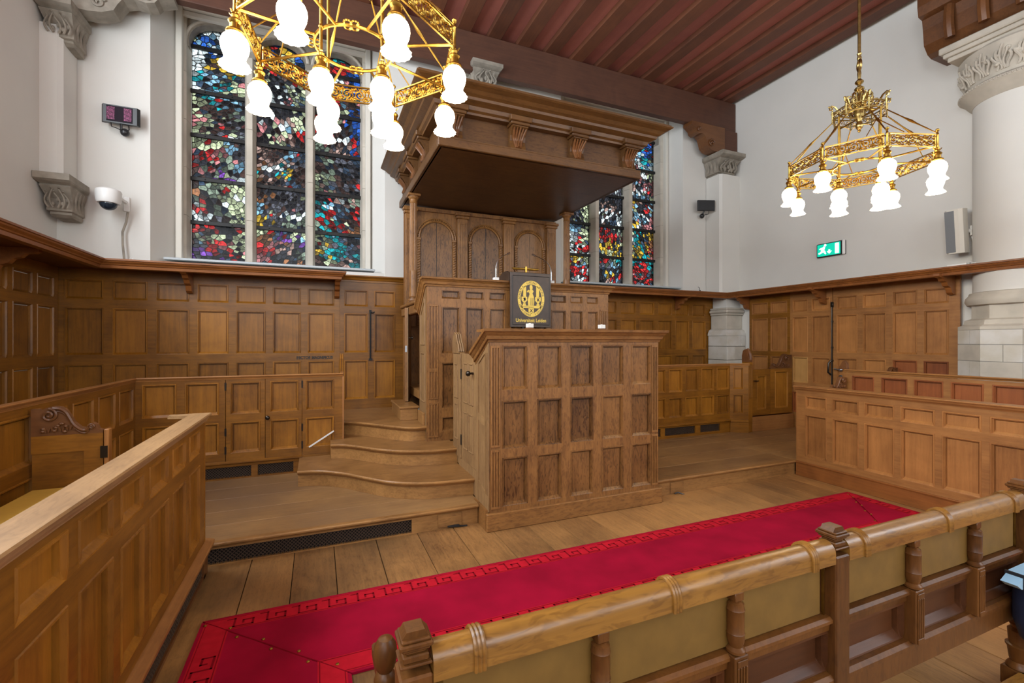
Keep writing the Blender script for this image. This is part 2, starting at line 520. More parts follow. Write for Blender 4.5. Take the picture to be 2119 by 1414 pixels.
def spiral(cx, cz, r0, r1, a0, turns, n=22, y=0.0):
    return [(cx + (r0 + (r1 - r0) * t / n) * math.cos(a0 + turns * 2 * PI * t / n), y,
             cz + (r0 + (r1 - r0) * t / n) * math.sin(a0 + turns * 2 * PI * t / n)) for t in range(n + 1)]


# ================================================================== ROOM SHELL
XL, XR, YB, YF = -2.68, 7.38, 6.70, -4.6
H = 6.42
fl = struct('floor', MB().box(XL - 0.3, XR + 0.3, YF - 0.3, 7.6, -0.12, -0.022), hollow)
random.seed(3)
xx = -2.66
seams = [-0.72, -0.44, -0.158, 0.118, 0.433, 0.765, 1.07, 1.362]
planks = []
x = -0.72
while x > XL: x -= 0.3
xs_ = []
while x < -0.73: xs_.append(x); x += 0.3
xs_ += seams
x = 1.362 + 0.31
while x < XR: xs_.append(x); x += random.choice((0.27, 0.30, 0.33))
xs_.append(XR)
PM = {}
for a, b in zip(xs_[:-1], xs_[1:]):
    g = 0.0025
    wd = round(b - a, 3)
    if wd < 0.05: continue
    key = wd
    if key not in PM:
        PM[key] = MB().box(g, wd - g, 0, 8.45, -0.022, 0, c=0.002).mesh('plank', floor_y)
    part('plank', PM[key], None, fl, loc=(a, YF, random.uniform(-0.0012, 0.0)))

# ceiling: red boards between joists, a heavy beam along the window wall
ce = struct('ceiling', MB().box(XL - 0.3, XR + 0.3, YF - 0.3, 7.6, H, H + 0.1), board_y)
jm = MB().box(-0.107, 0.107, YF, 6.54, 6.135, H, c=0.008).mesh('joist', joist_y)
bm_ = MB().box(-0.134, 0.134, YF, 6.54, 6.210, 6.240).mesh('ceiling_board', board_y)
x = 1.967 - 0.474 * 10
while x < XR:
    if x > XL + 0.05:
        part('joist', jm, None, ce, loc=(x, 0, 0))
    if XL < x + 0.237 < XR - 0.05:
        part('ceiling_board', bm_, None, ce, loc=(x + 0.237, 0, 0))
    x += 0.474
single('wall_beam', MB().box(XL + 0.01, XR - 0.01, 6.42, 6.545, 5.574, 6.135, c=0.010).box(XL + 0.01, XR - 0.01, 6.545, 6.695, 5.76, H - 0.01), beam_x,
       'heavy dark oak beam running along the top of the window wall', 'beam')

# walls
def splay_wall():
    """back wall piers between the two window openings, with splayed reveals"""
    mb = MB()
    segs = [((XL - 0.3, -1.83), (XL - 0.3, -1.64)), ((0.88, 3.72), (0.72, 3.90)), ((6.33, XR + 0.3), (6.28, XR + 0.3))]
    for (f0, f1), (b0, b1) in segs:
        mb.prism([(f0, YB), (f1, YB), (b1, 7.12), (b0, 7.12)], 2, 0, H)
    for (a, b, a2, b2) in ((-1.83, 0.88, -1.64, 0.72), (3.72, 6.33, 3.90, 6.28)):
        mb.prism([(a, YB + 0.01), (b, YB + 0.01), (b2, 7.12), (a2, 7.12)], 2, 0, 2.56)
        mb.box(a, b, YB + 0.02, 7.5, 6.0, H)
    # masonry behind the frames, outside the openings
    for (a, b) in ((XL - 0.3, -1.62), (0.70, 3.92), (6.26, XR + 0.3)):
        mb.box(a, b, 7.12, 7.5, 0, H)
    for (a, b) in ((-1.64, 0.72), (3.90, 6.28)):
        mb.box(a, b, 7.12, 7.5, 0, 2.58)
    return mb


struct('wall_back', splay_wall(), plaster)
wl = MB().box(XL - 0.3, XL, YF - 0.3, 7.0, 0, 2.9).box(XL - 0.3, XL, YF - 0.3, 7.0, 5.6, H)
for a, b in ((YF - 0.3, -3.0), (-1.0, 0.6), (2.6, 3.35), (5.25, 7.0)):
    wl.box(XL - 0.3, XL, a, b, 2.9, 5.6)
struct('wall_left', wl, plaster)
wr = MB().box(XR, XR + 0.3, YF - 0.3, 7.0, 0, 2.9).box(XR, XR + 0.3, YF - 0.3, 7.0, 5.6, H)
for a, b in ((YF - 0.3, -3.4), (-0.9, 7.0)):  # opening added for the fill light, out of view
    wr.box(XR, XR + 0.3, a, b, 2.9, 5.6)
struct('wall_right', wr, plaster)
wf = MB()
wf.box(XL, XR, YF - 0.5, YF - 0.15, 0, 1.95).box(XL, XR, YF - 0.5, YF - 0.15, 5.45, H)
for a, b in ((XL, -2.2), (0, 1.2), (3.4, 4.6), (6.8, XR)):
    wf.box(a, b, YF - 0.5, YF - 0.15, 1.95, 5.45)
struct('wall_front', wf, plaster)

# corner piers of plaster with stone corbels and capitals
pl = MB(); pl.prism([(XL - 0.01, 6.35), (-2.54, 6.35), (-2.50, 6.39), (-2.50, 6.69), (XL - 0.01, 6.69)], 2, 3.32, 4.95)
single('plaster_shaft', pl, plaster, 'white plaster shaft in the left corner between two stone carvings', 'pillar')
pr = MB(); pr.prism([(6.90, 6.69), (6.90, 6.38), (6.94, 6.34), (XR + 0.01, 6.34), (XR + 0.01, 6.69)], 2, 2.50, 4.72)
single('corner_shaft', pr, plaster, 'white plaster shaft in the right corner above the panelling', 'pillar')


def acanthus(mb, cx, cz, y, w_, h_, n=5, axis='x', out=0.03, seed=1):
    """carved leaf work: curling tubes and lobes standing proud of a face"""
    rd = random.Random(seed)
    for i in range(n):
        t = (i + 0.5) / n - 0.5
        px = cx + t * w_
        sgn = -1 if t < 0 else 1
        P = []
        for k in range(9):
            u = k / 8
            P.append((px + sgn * w_ * 0.12 * math.sin(u * PI * 1.2), y - out * (0.35 + 0.65 * u), cz - h_ / 2 + h_ * u * (0.9 if i % 2 else 0.7)))
        e = P[-1]
        for k in range(1, 7):
            a = k * 0.7
            rr = w_ * 0.07 * (1 - k / 9)
            P.append((e[0] + sgn * (rr * (1 - math.cos(a))) , e[1] - out * 0.35 * math.sin(min(a, PI)), e[2] + rr * math.sin(a)))
        mb.tube(P, [w_ * 0.05 * (1.1 - 0.06 * q) for q in range(len(P))], 6)
        mb.sphere((px, y - out * 0.45, cz - h_ * (0.1 + 0.2 * (i % 2))), w_ * 0.075, 8, 6, 1.6)


def corbel(name, x0, x1, yf, yb, z0, z1, label, mat=stone, seed=1, side='L', ang=0.0):
    """stone carving: moulded abacus, leafy bell, tapered foot"""
    t = thing(name, label, 'carving', ((x0 + x1) / 2, yb, z0))
    hx = (x1 - x0) / 2; D = yb - yf; hh = z1 - z0
    def ring(f, z, d):  # half width factor, depth factor
        return [(-hx * f, -D * d, z), (hx * f, -D * d, z), (hx * f, 0, z), (-hx * f, 0, z)]
    lv = [(0.55, 0.0, 0.45), (0.62, 0.06, 0.55), (0.60, 0.12, 0.55), (0.72, 0.14, 0.62), (0.70, 0.45, 0.62), (0.86, 0.72, 0.84), (0.84, 0.76, 0.8), (0.95, 0.80, 0.92), (1.0, 0.84, 1.0), (1.0, 1.0, 1.0)]
    mb = MB(); vs = []; fs = []
    for (f, zz, d) in lv: vs += ring(f, zz * hh, d)
    for r in range(len(lv) - 1):
        for c in range(4):
            c2 = (c + 1) % 4
            fs.append((4 * r + c, 4 * r + c2, 4 * r + 4 + c2, 4 * r + 4 + c))
    fs.append((3, 2, 1, 0)); b = 4 * (len(lv) - 1); fs.append((b, b + 1, b + 2, b + 3))
    mb.add(vs, fs)
    part('carved_block', mb, mat, t)
    lf = MB()
    acanthus(lf, 0, hh * 0.45, -D * 0.62, hx * 1.3, hh * 0.5, 5, out=D * 0.14 + 0.02, seed=seed)
    part('leaf_carving', lf, mat, t, smooth=True)
    for q in (-1, 1):
        sd = MB()
        for k in range(3):
            yy = -D * (0.12 + 0.16 * k)
            P = [(q * hx * (0.70 + 0.10 * u), yy - 0.03 * math.sin(u * 3), hh * (0.2 + 0.5 * u)) for u in [i / 6 for i in range(7)]]
            sd.tube(P, hx * 0.09, 6)
        part('side_leaf', sd, mat, t, smooth=True)
    return t


corbel('stone_capital', -2.675, -2.36, 6.18, 6.66, 4.78, 5.16, 'stone capital carved with leaves at the top of the left corner shaft', seed=2)
corbel('stone_corbel', -2.675, -2.38, 6.20, 6.66, 2.93, 3.34, 'carved stone corbel at the foot of the left corner shaft', seed=3)
corbel('stone_capital', 6.80, 7.375, 6.20, 6.69, 4.70, 5.10, 'pale stone capital under the wooden bracket in the right corner', mat=stone, seed=4)
corbel('stone_corbel', 2.06, 2.53, 6.30, 6.69, 5.36, 5.69, 'dark stone corbel under the beam above the pulpit canopy', mat=stone, seed=5)


def wood_bracket(x0, x1, yf, yb, ztop, zbot, label, flip=1, mat=beam_x):
    """scrolled timber bracket reaching along the beam (in X) from the wall"""
    t = thing('timber_bracket', label, 'bracket', (x0, yf, zbot))
    L_ = x1 - x0; h_ = ztop - zbot
    pr_ = []
    # outline in x (0 at wall side, L at tip), z
    base = [(0, 0), (0.34 * L_, 0), (0.44 * L_, 0.04 * h_), (0.53 * L_, 0.16 * h_), (0.56 * L_, 0.34 * h_), (0.60 * L_, 0.52 * h_), (0.68 * L_, 0.60 * h_),
            (0.78 * L_, 0.56 * h_), (0.85 * L_, 0.62 * h_), (0.88 * L_, 0.74 * h_), (0.93 * L_, 0.80 * h_), (1.0 * L_, 0.88 * h_), (1.0 * L_, h_), (0, h_)]
    pts = [((p[0] if flip > 0 else L_ - p[0]), p[1]) for p in base]
    part('bracket_body', MB().prism(pts, 1, 0, yb - yf), mat, t)
    for (u, v, r) in ((0.42, 0.28, 0.16), (0.80, 0.72, 0.08)):
        cx_ = u * L_ if flip > 0 else L_ - u * L_
        part('scroll', MB().tube(spiral(cx_, v * h_, r * h_, 0.02 * h_, 0.3, 1.6, 26, -0.012), 0.016, 6), mat, t, smooth=True)
    return t


wood_bracket(6.20, 7.00, 6.34, 6.55, 5.572, 5.11, 'dark timber scroll bracket under the beam in the right corner', flip=-1, mat=dark_carve)
wood_bracket(-2.67, -1.52, 6.34, 6.55, 5.572, 5.165, 'dark timber scroll bracket under the beam at the top left corner', flip=1, mat=stone)

# wooden post block above the right capital
single('timber_block', MB().box(7.005, 7.37, 6.38, 6.54, 5.105, 5.572, c=0.01), beam_x, 'dark timber block standing on the stone capital in the right corner', 'beam')

# big round pier on the right wall
t = thing('round_pier', 'half-round white pier on the right wall with stone base and carved stone capital', 'pillar', (7.42, 2.54, 0))


def halfround(mb, prof, n=28, a0=PI / 2, a1=3 * PI / 2, stretch=1.0):
    vs = []; m = n + 1
    for (r, z) in prof:
        for i in range(m):
            a = a0 + (a1 - a0) * i / n
            vs.append((r * math.cos(a) * stretch, r * math.sin(a), z))
    fs = [(j * m + i, j * m + i + 1, (j + 1) * m + i + 1, (j + 1) * m + i) for j in range(len(prof) - 1) for i in range(n)]
    fs.append(tuple(range(m))); fs.append(tuple((len(prof) - 1) * m + i for i in range(n, -1, -1)))
    mb.add(vs, fs)
    return mb


part('shaft', halfround(MB(), [(0.42, 2.12), (0.42, 4.42)]), plaster, t, smooth=True)
part('base_moulding', halfround(MB(), [(0.42, 2.17), (0.45, 2.16), (0.46, 2.13), (0.485, 2.10), (0.49, 2.06), (0.47, 2.02), (0.44, 2.01)]), stone_l, t, smooth=True)
part('base_drum', halfround(MB(), [(0.44, 1.84), (0.44, 2.015)], n=5), stone_l, t)
part('base_offset', halfround(MB(), [(0.56, 1.73), (0.56, 1.765), (0.51, 1.79), (0.50, 1.84), (0.44, 1.86)], n=5), stone_l, t)
# plinth courses of ashlar: each block of its own
oct_ = [(0.56 * math.cos(PI / 2 + PI * i / 5), 0.56 * math.sin(PI / 2 + PI * i / 5)) for i in range(6)]
z = 0.0; ci = 0
for zt in (0.30, 0.60, 0.88, 1.13, 1.37, 1.56, 1.73):
    for i in range(5):
        (xa, ya), (xb, yb_) = oct_[i], oct_[i + 1]
        cuts = (0, 0.55, 1) if (ci + i) % 2 else (0, 1)
        for ta, tb in zip(cuts[:-1], cuts[1:]):
            g = 0.006
            p0 = (xa + (xb - xa) * (ta + g), ya + (yb_ - ya) * (ta + g)); p1 = (xa + (xb - xa) * (tb - g), ya + (yb_ - ya) * (tb - g))
            q0 = (p0[0] * 0.9, p0[1] * 0.9); q1 = (p1[0] * 0.9, p1[1] * 0.9)
            part('stone_block', MB().prism([p0, p1, q1, q0], 2, z + 0.004, zt - 0.003), stone_w if (ci + i) % 3 else stone_l, t)
    z = zt; ci += 1
part('mortar_core', halfround(MB(), [(0.55, 0.0), (0.55, 1.72)], n=5), mortar, t)
part('capital', halfround(MB(), [(0.425, 4.36), (0.46, 4.40), (0.50, 4.46), (0.535, 4.49), (0.535, 4.52), (0.47, 4.56), (0.475, 4.64), (0.50, 4.74), (0.53, 4.84), (0.545, 4.90), (0.52, 4.93)], n=24), stone_l, t, smooth=True)
part('abacus', MB().box(-0.50, 0, -0.50, 0.48, 4.92, 4.97, c=0.008).box(-0.53, 0, -0.53, 0.51, 4.97, 5.02, c=0.008).box(-0.56, 0, -0.56, 0.54, 5.02, 5.10, c=0.012), stone_l, t)
lf = MB()
for i in range(9):
    a = PI / 2 + PI * (i + 0.5) / 9
    rd = random.Random(i)
    for k in range(5):
        aa = a + (k - 2) * 0.055
        P = [((0.475 + 0.065 * u) * math.cos(aa + 0.04 * math.sin(5 * u + k)), (0.475 + 0.065 * u) * math.sin(aa + 0.04 * math.sin(5 * u + k)), 4.60 + (0.25 - 0.05 * abs(k - 2)) * u) for u in [q / 6 for q in range(7)]]
        lf.tube(P, 0.013, 6)
    for k in range(5):
        aa = a + rd.uniform(-0.12, 0.12); zz = 4.64 + rd.uniform(0, 0.2)
        lf.sphere((0.51 * math.cos(aa), 0.51 * math.sin(aa), zz), rd.uniform(0.018, 0.034), 8, 6, 0.8)
part('leaf_carving', lf, stone_l, t, smooth=True)
bd = MB()
for i in range(46):
    a = PI / 2 + PI * (i + 0.5) / 46
    bd.sphere((0.537 * math.cos(a), 0.537 * math.sin(a), 4.505), 0.012, 6, 4, 1.0)
part('bead_row', bd, stone_l, t, smooth=True, kind='stuff')
# timber corbel above that pier
t = thing('timber_bracket', 'large brown timber corbel above the round pier, top right corner', 'bracket', (6.72, 2.10, 5.10))
part('bracket_body', MB().prism([(0.0, 0.55), (0.0, 0.75), (0.66, 0.75), (0.66, 0.0), (0.30, 0.0), (0.22, 0.03), (0.14, 0.12), (0.12, 0.3), (0.10, 0.42), (0.02, 0.44)], 1, 0.0, 1.12), dark_carve, t)
for yy in (0.25, 0.55, 0.85):
    part('scroll', MB().tube([(0.10 - 0.03 * math.sin(u * PI), yy, 0.06 + 0.4 * u) for u in [i / 8 for i in range(9)]], 0.05, 8), dark_carve, t, smooth=True)

# stone pier foot in the right back corner, between the two panellings
t = thing('corner_pier_base', 'pale stone pier base in the right corner between the two panelled walls', 'pillar', (7.24, 6.62, 0))
z = 0
for k, zt in enumerate((0.55, 0.95, 1.25, 1.50, 1.70)):
    part('stone_block', MB().box(-0.34, -0.14 if k % 2 else 0.02, -0.42, 0.02, z + 0.004, zt - 0.003, c=0.004), stone_w, t)
    part('stone_block', MB().box(-0.136 if k % 2 else 0.026, 0.13, -0.42, 0.02, z + 0.004, zt - 0.003, c=0.004), stone_l if k % 2 else stone_w, t)
    z = zt
part('offset', MB().sweep([(-0.32, 0.02, 1.70), (-0.32, -0.38, 1.70), (0.14, -0.38, 1.70)], [(-0.03, 0.12), (0.0, 0.10), (0.03, 0.04), (0.035, 0.0), (-0.2, 0.0), (-0.2, 0.12)]), stone_w, t)
part('upper_block', MB().box(-0.27, 0.13, -0.34, 0.02, 1.82, 2.08, c=0.006), stone_l, t)
part('neck_moulding', MB().box(-0.30, 0.13, -0.38, 0.02, 2.08, 2.12, c=0.012).box(-0.33, 0.13, -0.41, 0.02, 2.12, 2.18, c=0.025).box(-0.30, 0.13, -0.38, 0.02, 2.18, 2.22, c=0.012), stone_l, t)
part('plaster_neck', MB().box(-0.22, 0.13, -0.30, 0.02, 2.22, 2.49), plaster, t)

# ================================================================== WINDOWS
def clip(poly, a, b, c):
    """keep the side a*x+b*z<=c"""
    out = []
    for i in range(len(poly)):
        p, q = poly[i], poly[(i + 1) % len(poly)]
        dp = a * p[0] + b * p[1] - c; dq = a * q[0] + b * q[1] - c
        if dp <= 0: out.append(p)
        if dp * dq < 0:
            t_ = dp / (dp - dq); out.append((p[0] + (q[0] - p[0]) * t_, p[1] + (q[1] - p[1]) * t_))
    return out


def voronoi(pts, poly):
    cells = []
    for i, p in enumerate(pts):
        c = poly
        near = sorted(range(len(pts)), key=lambda j: (pts[j][0] - p[0]) ** 2 + (pts[j][1] - p[1]) ** 2)[1:18]
        for j in near:
            q = pts[j]
            a, b = q[0] - p[0], q[1] - p[1]
            c = clip(c, a, b, (q[0] ** 2 + q[1] ** 2 - p[0] ** 2 - p[1] ** 2) / 2)
            if len(c) < 3: break
        cells.append(c)
    return cells


def parea(p):
    return abs(sum(p[i][0] * p[(i + 1) % len(p)][1] - p[(i + 1) % len(p)][0] * p[i][1] for i in range(len(p)))) / 2


# colours of the glass, panel by panel, read from top to bottom; four rows of four for each panel
ART = {
    'L0': ['LWLB|BLWL', 'WBNB|WYYN|TLTN|WLTC', 'CTLK|CDDG|PCDM|CDRM', 'CCLK|PRPM|RPGL|DGVW', 'DGCC|OGCW|RGGC|WDGC', 'RDKG|DCRC|KRPC|VKRK'],
    'L1': ['BYYB|RCCB', 'CRCR|CKKC|GKWC|CWPC', 'MKKC|KWFC|PCLR|KCFD', 'FDLN|FFFM|OTYD|DFKN', 'DKMK|OMKM|LMMG|YMGN', 'CRNC|OPVO|RKFG|PRKO'],
    'L2': ['BTRB|KRRB', 'TWPB|CPGB|KRDD|KDDB', 'RCPB|KPDB|GDDR|GMFB', 'GDMN|DGKK|CDDM|GFMK', 'KWFG|TLNR|RRDD|GTRO', 'CTNK|GFTN|YTTN|DCFT'],
    'R0': ['BTLW|LWLB', 'WLBT|LWTN|DLWN|CWRD', 'WLWC|LWBN|NLWC|WCNR', 'PRBN|WBNC|RKMC|PBKC', 'BLNC|LWMC|WWGR|WWRW', 'KYYC|ORLR|DRRW|RKWR'],
    'R1': ['BTLW|LWLB', 'LWBC|WCLN|GWNM|KLMN', 'WCLP|GDMN|KDWM|DNMW', 'KKKK|KFFK|KWKW|FKNW', 'DRKG|MRRP|YYYC|KCCY', 'GRGT|MMLK|WYLR|KFRM'],
    'R2': ['LBLL|TLBW', 'BLTB|LTBN|LWTR|WPWL', 'WWWC|WLPP|FKWP|WLMC', 'YFKL|PLWR|WLLP|YWPP', 'CTKY|WTNO|CYYR|YYTO', 'TTRT|RRRT|RPRD|RDRN'],
}
FACES = {'L1': [(1, 0.55, 0.30, 0.085, 'F', 'K'), (3, 0.22, 0.34, 0.07, 'F', 'D'), (3, 0.50, 0.28, 0.07, 'F', 'D'), (4, 0.45, 0.45, 0.07, 'M', 'K'), (4, 0.83, 0.45, 0.07, 'M', 'K')],
         'L0': [(2, 0.80, 0.75, 0.065, 'G', 'K')],
         'L2': [(2, 0.62, 0.40, 0.06, 'M', 'D')],
         'R1': [(3, 0.36, 0.25, 0.085, 'F', 'K'), (3, 0.74, 0.32, 0.08, 'F', 'K')],
         'R2': [(2, 0.15, 0.55, 0.08, 'F', 'K')]}
bars_z = [2.700, 3.180, 3.760, 4.340, 4.925, 5.515]
YG = 7.30
random.seed(11)


def lancet_poly(x0, x1, z0, z1, arch_top=None):
    if arch_top is None:
        return [(x0, z0), (x1, z0), (x1, z1), (x0, z1)]
    sp = arch_top - (x1 - x0) * 0.42
    if sp < z0 + 0.02: sp = z0 + 0.02
    P = [(x0, z0), (x1, z0)]
    for i in range(13):
        a = PI * i / 12
        P.append(((x0 + x1) / 2 + (x1 - x0) / 2 * math.cos(a), sp + (arch_top - sp) * math.sin(a)))
    return P


def build_window(no, lx, fx0, fx1, keys, label_top):
    root = struct('window_%d' % no)
    # cream board frame
    fr = MB()
    zt = 5.93
    fr.box(fx0, fx0 + 0.07, 7.02, 7.12, 2.56, zt, c=0.008).box(fx1 - 0.07, fx1, 7.02, 7.12, 2.56, zt, c=0.008)
    fr.box(fx0 + 0.07, fx1 - 0.07, 7.02, 7.12, zt - 0.07, zt, c=0.008).box(fx0 + 0.07, fx1 - 0.07, 7.06, 7.12, zt - 0.14, zt - 0.085)
    part('outer_frame', fr, cream, root)
    part('sill', MB().box(fx0 - 0.05, fx1 + 0.03, 6.72, 7.30, 2.585, 2.615, c=0.006), greyedge, root)
    # stone: jambs, mullions in courses, arched head
    jt = 5.86
    for (xa, xb, ya) in ((fx0 + 0.065, lx[0][0], 7.10), (lx[2][1], fx1 - 0.065, 7.10)):
        z = 2.615; k = 0
        while z < jt - 0.05:
            z2 = min(z + 0.62, jt)
            inner = xb if xa < lx[0][0] else xa
            outer = xa if xa < lx[0][0] else xb
            part('jamb_stone', MB().prism([(outer, ya), (inner + (0.02 if inner > outer else -0.02) * -1.0, ya + 0.02), (inner, 7.34), (outer, 7.34)], 2, z + 0.002, z2 - 0.002), stone_l, root)
            z = z2
    for (xa, xb) in ((lx[0][1], lx[1][0]), (lx[1][1], lx[2][0])):
        z = 2.615; c_ = (xa + xb) / 2
        while z < 5.45:
            z2 = min(z + 0.62, 5.45)
            part('mullion_stone', MB().prism([(c_ - 0.035, 7.13), (c_ + 0.035, 7.13), (xb, 7.25), (xb, 7.34), (xa, 7.34), (xa, 7.25)], 2, z + 0.002, z2 - 0.002), stone_l, root)
            z = z2
    hd = MB()
    at = 5.80
    for (xa, xb) in lx:
        sp = at - (xb - xa) * 0.42
        prev = None
        for i in range(17):
            a = PI - PI * i / 16
            p = ((xa + xb) / 2 + (xb - xa) / 2 * math.cos(a), sp + (at - sp) * math.sin(a))
            if prev:
                hd.prism([(prev[0], prev[1]), (p[0], p[1]), (p[0], 5.88), (prev[0], 5.88)], 1, 7.16, 7.34)
            prev = p
    for (xa, xb) in ((fx0 + 0.065, lx[0][0]), (lx[0][1], lx[1][0]), (lx[1][1], lx[2][0]), (lx[2][1], fx1 - 0.065)):
        hd.box(xa, xb, 7.161, 7.34, 5.45, 5.88)
    part('arched_head', hd, stone, root)
    am = MB()
    for (xa, xb) in lx:
        sp = at - (xb - xa) * 0.42
        P = [((xa + xb) / 2 + ((xb - xa) / 2 + 0.035) * math.cos(PI - PI * i / 16), 7.15, sp + (at - sp + 0.035) * math.sin(PI * i / 16)) for i in range(17)]
        am.tube(P, 0.022, 6)
    part('arch_moulding', am, stone_l, root, smooth=True)
    # iron saddle bars
    for (xa, xb) in lx:
        for zz in bars_z[1:]:
            b_ = MB().box(xa - 0.005, xb + 0.005, YG - 0.05, YG - 0.012, zz - 0.026, zz + 0.026, c=0.004)
            for q in (0.25, 0.75):
                b_.lathe([(0.009, 0), (0.009, 0.012), (0.004, 0.016)], xa + (xb - xa) * q, YG - 0.066, zz, 6, 1)
            part('saddle_bar', b_, iron, root)
    # glass
    cells = []
    leadm = MB(); marks = MB()
    for li, (xa, xb) in enumerate(lx):
        art = ART[keys[li]]
        for pi_ in range(6):
            rows = art[pi_].split('|')
            if pi_ == 0: z0, z1 = bars_z[5], 5.80
            else: z0, z1 = bars_z[5 - pi_], bars_z[6 - pi_]
            arch = at if pi_ == 0 else None
            poly = lancet_poly(xa, xb, z0, z1, arch)
            wd, ht = xb - xa, z1 - z0
            pts = []; cols = []
            for (fp, fu, fv, fr_, fc, hc) in FACES.get(keys[li], []):
                if fp == pi_:
                    cx_, cz_ = xa + fu * wd, z1 - fv * ht
                    pts.append((cx_, cz_)); cols.append(fc)
                    for q in range(8):
                        a = q * PI / 4 + 0.2
                        pts.append((cx_ + fr_ * 1.55 * math.cos(a), cz_ + fr_ * 1.9 * math.sin(a))); cols.append(hc if math.sin(a) > -0.3 else 'W')
                    for (eu, ev, ew, eh) in ((-0.35, 0.15, 0.2, 0.07), (0.3, 0.15, 0.2, 0.07), (0.0, -0.12, 0.06, 0.2), (0.0, -0.5, 0.24, 0.05), (-0.35, 0.34, 0.26, 0.05), (0.3, 0.34, 0.26, 0.05)):
                        ex, ez = cx_ + eu * fr_, cz_ + ev * fr_
                        marks.box(ex - ew * fr_ * 0.7, ex + ew * fr_ * 0.7, YG - 0.0055, YG - 0.003, ez - eh * fr_, ez + eh * fr_)
            nfix = len(pts)
            target = int(110 * (ht / 0.58) * random.uniform(0.85, 1.1)) + nfix
            tries = 0
            big = random.uniform(0.037, 0.044)
            while len(pts) < target and tries < 5000:
                tries += 1
                p = (random.uniform(xa, xb), random.uniform(z0, z1))
                dmin = big * (0.62 + 0.75 * (0.5 + 0.5 * math.sin(p[0] * 13 + pi_ * 2 + li) * math.cos(p[1] * 11 + pi_))) * random.choice((0.85, 1.1))
                if all((p[0] - q[0]) ** 2 + (1.0 if True else 1) * (p[1] - q[1]) ** 2 > dmin ** 2 for q in pts):
                    u = (p[0] - xa) / wd * 4 + random.gauss(0, 0.42); v = (z1 - p[1]) / ht * len(rows) + random.gauss(0, 0.35)
                    u = min(3, max(0, int(u))); v = min(len(rows) - 1, max(0, int(v)))
                    ch = rows[v][u]
                    rr = random.random()
                    if rr < 0.20: ch = random.choice('KKDMN')
                    elif rr < 0.24: ch = random.choice('RPCL')
                    pts.append(p); cols.append(ch)
            th_ = random.uniform(0, PI); st = random.uniform(1.25, 1.7)
            ct, s_t = math.cos(th_), math.sin(th_)
            def fw(p): return (p[0] * ct + p[1] * s_t, (-p[0] * s_t + p[1] * ct) * st)
            def iv(p):
                y_ = p[1] / st
                return (p[0] * ct - y_ * s_t, p[0] * s_t + y_ * ct)
            raw = voronoi([fw(p) for p in pts], [fw(p) for p in poly])
            for c, ch in zip([[iv(p) for p in c_] for c_ in raw], cols):
                if len(c) < 3 or parea(c) < 0.0002: continue
                mx_ = sum(p[0] for p in c) / len(c); mz_ = sum(p[1] for p in c) / len(c)
                rad = math.sqrt(parea(c) / PI)
                f = max(0.55, 1 - 0.0042 / rad)
                sh = [(mx_ + (p[0] - mx_) * f, mz_ + (p[1] - mz_) * f) for p in c]
                cells.append((parea(sh), mx_, mz_, sh, ch + random.choice('001122')))
                n = len(c)
                vs = [(p[0], YG - 0.005, p[1]) for p in c] + [(p[0], YG - 0.005, p[1]) for p in sh] + [(p[0], YG + 0.004, p[1]) for p in sh] + [(p[0], YG + 0.004, p[1]) for p in c]
                fs = []
                for i in range(n):
                    j = (i + 1) % n
                    fs += [(i, j, n + j, n + i), (n + i, n + j, 2 * n + j, 2 * n + i), (2 * n + i, 2 * n + j, 3 * n + j, 3 * n + i)]
                leadm.add(vs, fs)
    part('lead_came', leadm, lead, root, kind='stuff')
    if marks.v: part('painted_line', marks, lead, root, kind='stuff')
    cells.sort(key=lambda c: -c[0])
    keysl = list(GM)
    for (ar, mx_, mz_, sh, ch) in cells[:300]:
        mb = MB(); mb.add([(p[0] - mx_, 0, p[1] - mz_) for p in sh], [tuple(range(len(sh)))])
        part('pane', mb, GM[ch], root, loc=(mx_, YG, mz_))
    rest = MB()
    for (ar, mx_, mz_, sh, ch) in cells[300:]:
        rest.add([(p[0], YG, p[1]) for p in sh], [tuple(range(len(sh)))], keysl.index(ch))
    part('small_pane', rest, [GM[k_] for k_ in keysl], root, kind='stuff')
    return root


build_window(1, [(-1.543, -0.919), (-0.783, -0.161), (-0.033, 0.593)], -1.66, 0.72, ('L0', 'L1', 'L2'), '')
build_window(2, [(4.025, 4.649), (4.787, 5.400), (5.535, 6.142)], 3.895, 6.28, ('R0', 'R1', 'R2'), '')

# ================================================================== PLATFORMS AND STEPS
def grille(parent, x0, x1, y, z0, z1, step=0.026, name='grille'):
    """bronze diamond mesh in front of a dark hollow"""
    part('hollow_back', MB().box(x0 - 0.01, x1 + 0.01, y + 0.03, y + 0.05, z0 + 0.001, z1), hollow, parent)
    mb = MB(); h_ = z1 - z0
    k = x0 - h_
    while k < x1:
        for s_ in (1, -1):
            a, b = (k, k + h_)
            za, zb = (z0, z1) if s_ > 0 else (z1, z0)
            aa, bb = max(a, x0), min(b, x1)
            if bb > aa:
                u0 = (aa - a) / h_; u1 = (bb - a) / h_
                p = (aa, za + (zb - za) * u0); q = (bb, za + (zb - za) * u1)
                w2 = 0.0028
                mb.add([(p[0] - w2, y, p[1]), (p[0] + w2, y, p[1]), (q[0] + w2, y, q[1]), (q[0] - w2, y, q[1]),
                        (p[0] - w2, y + 0.003, p[1]), (p[0] + w2, y + 0.003, p[1]), (q[0] + w2, y + 0.003, q[1]), (q[0] - w2, y + 0.003, q[1])],
                       [(0, 1, 2, 3), (7, 6, 5, 4), (0, 3, 7, 4), (1, 5, 6, 2)])
        k += step
    part(name, mb, mesh_d, parent, kind='stuff')


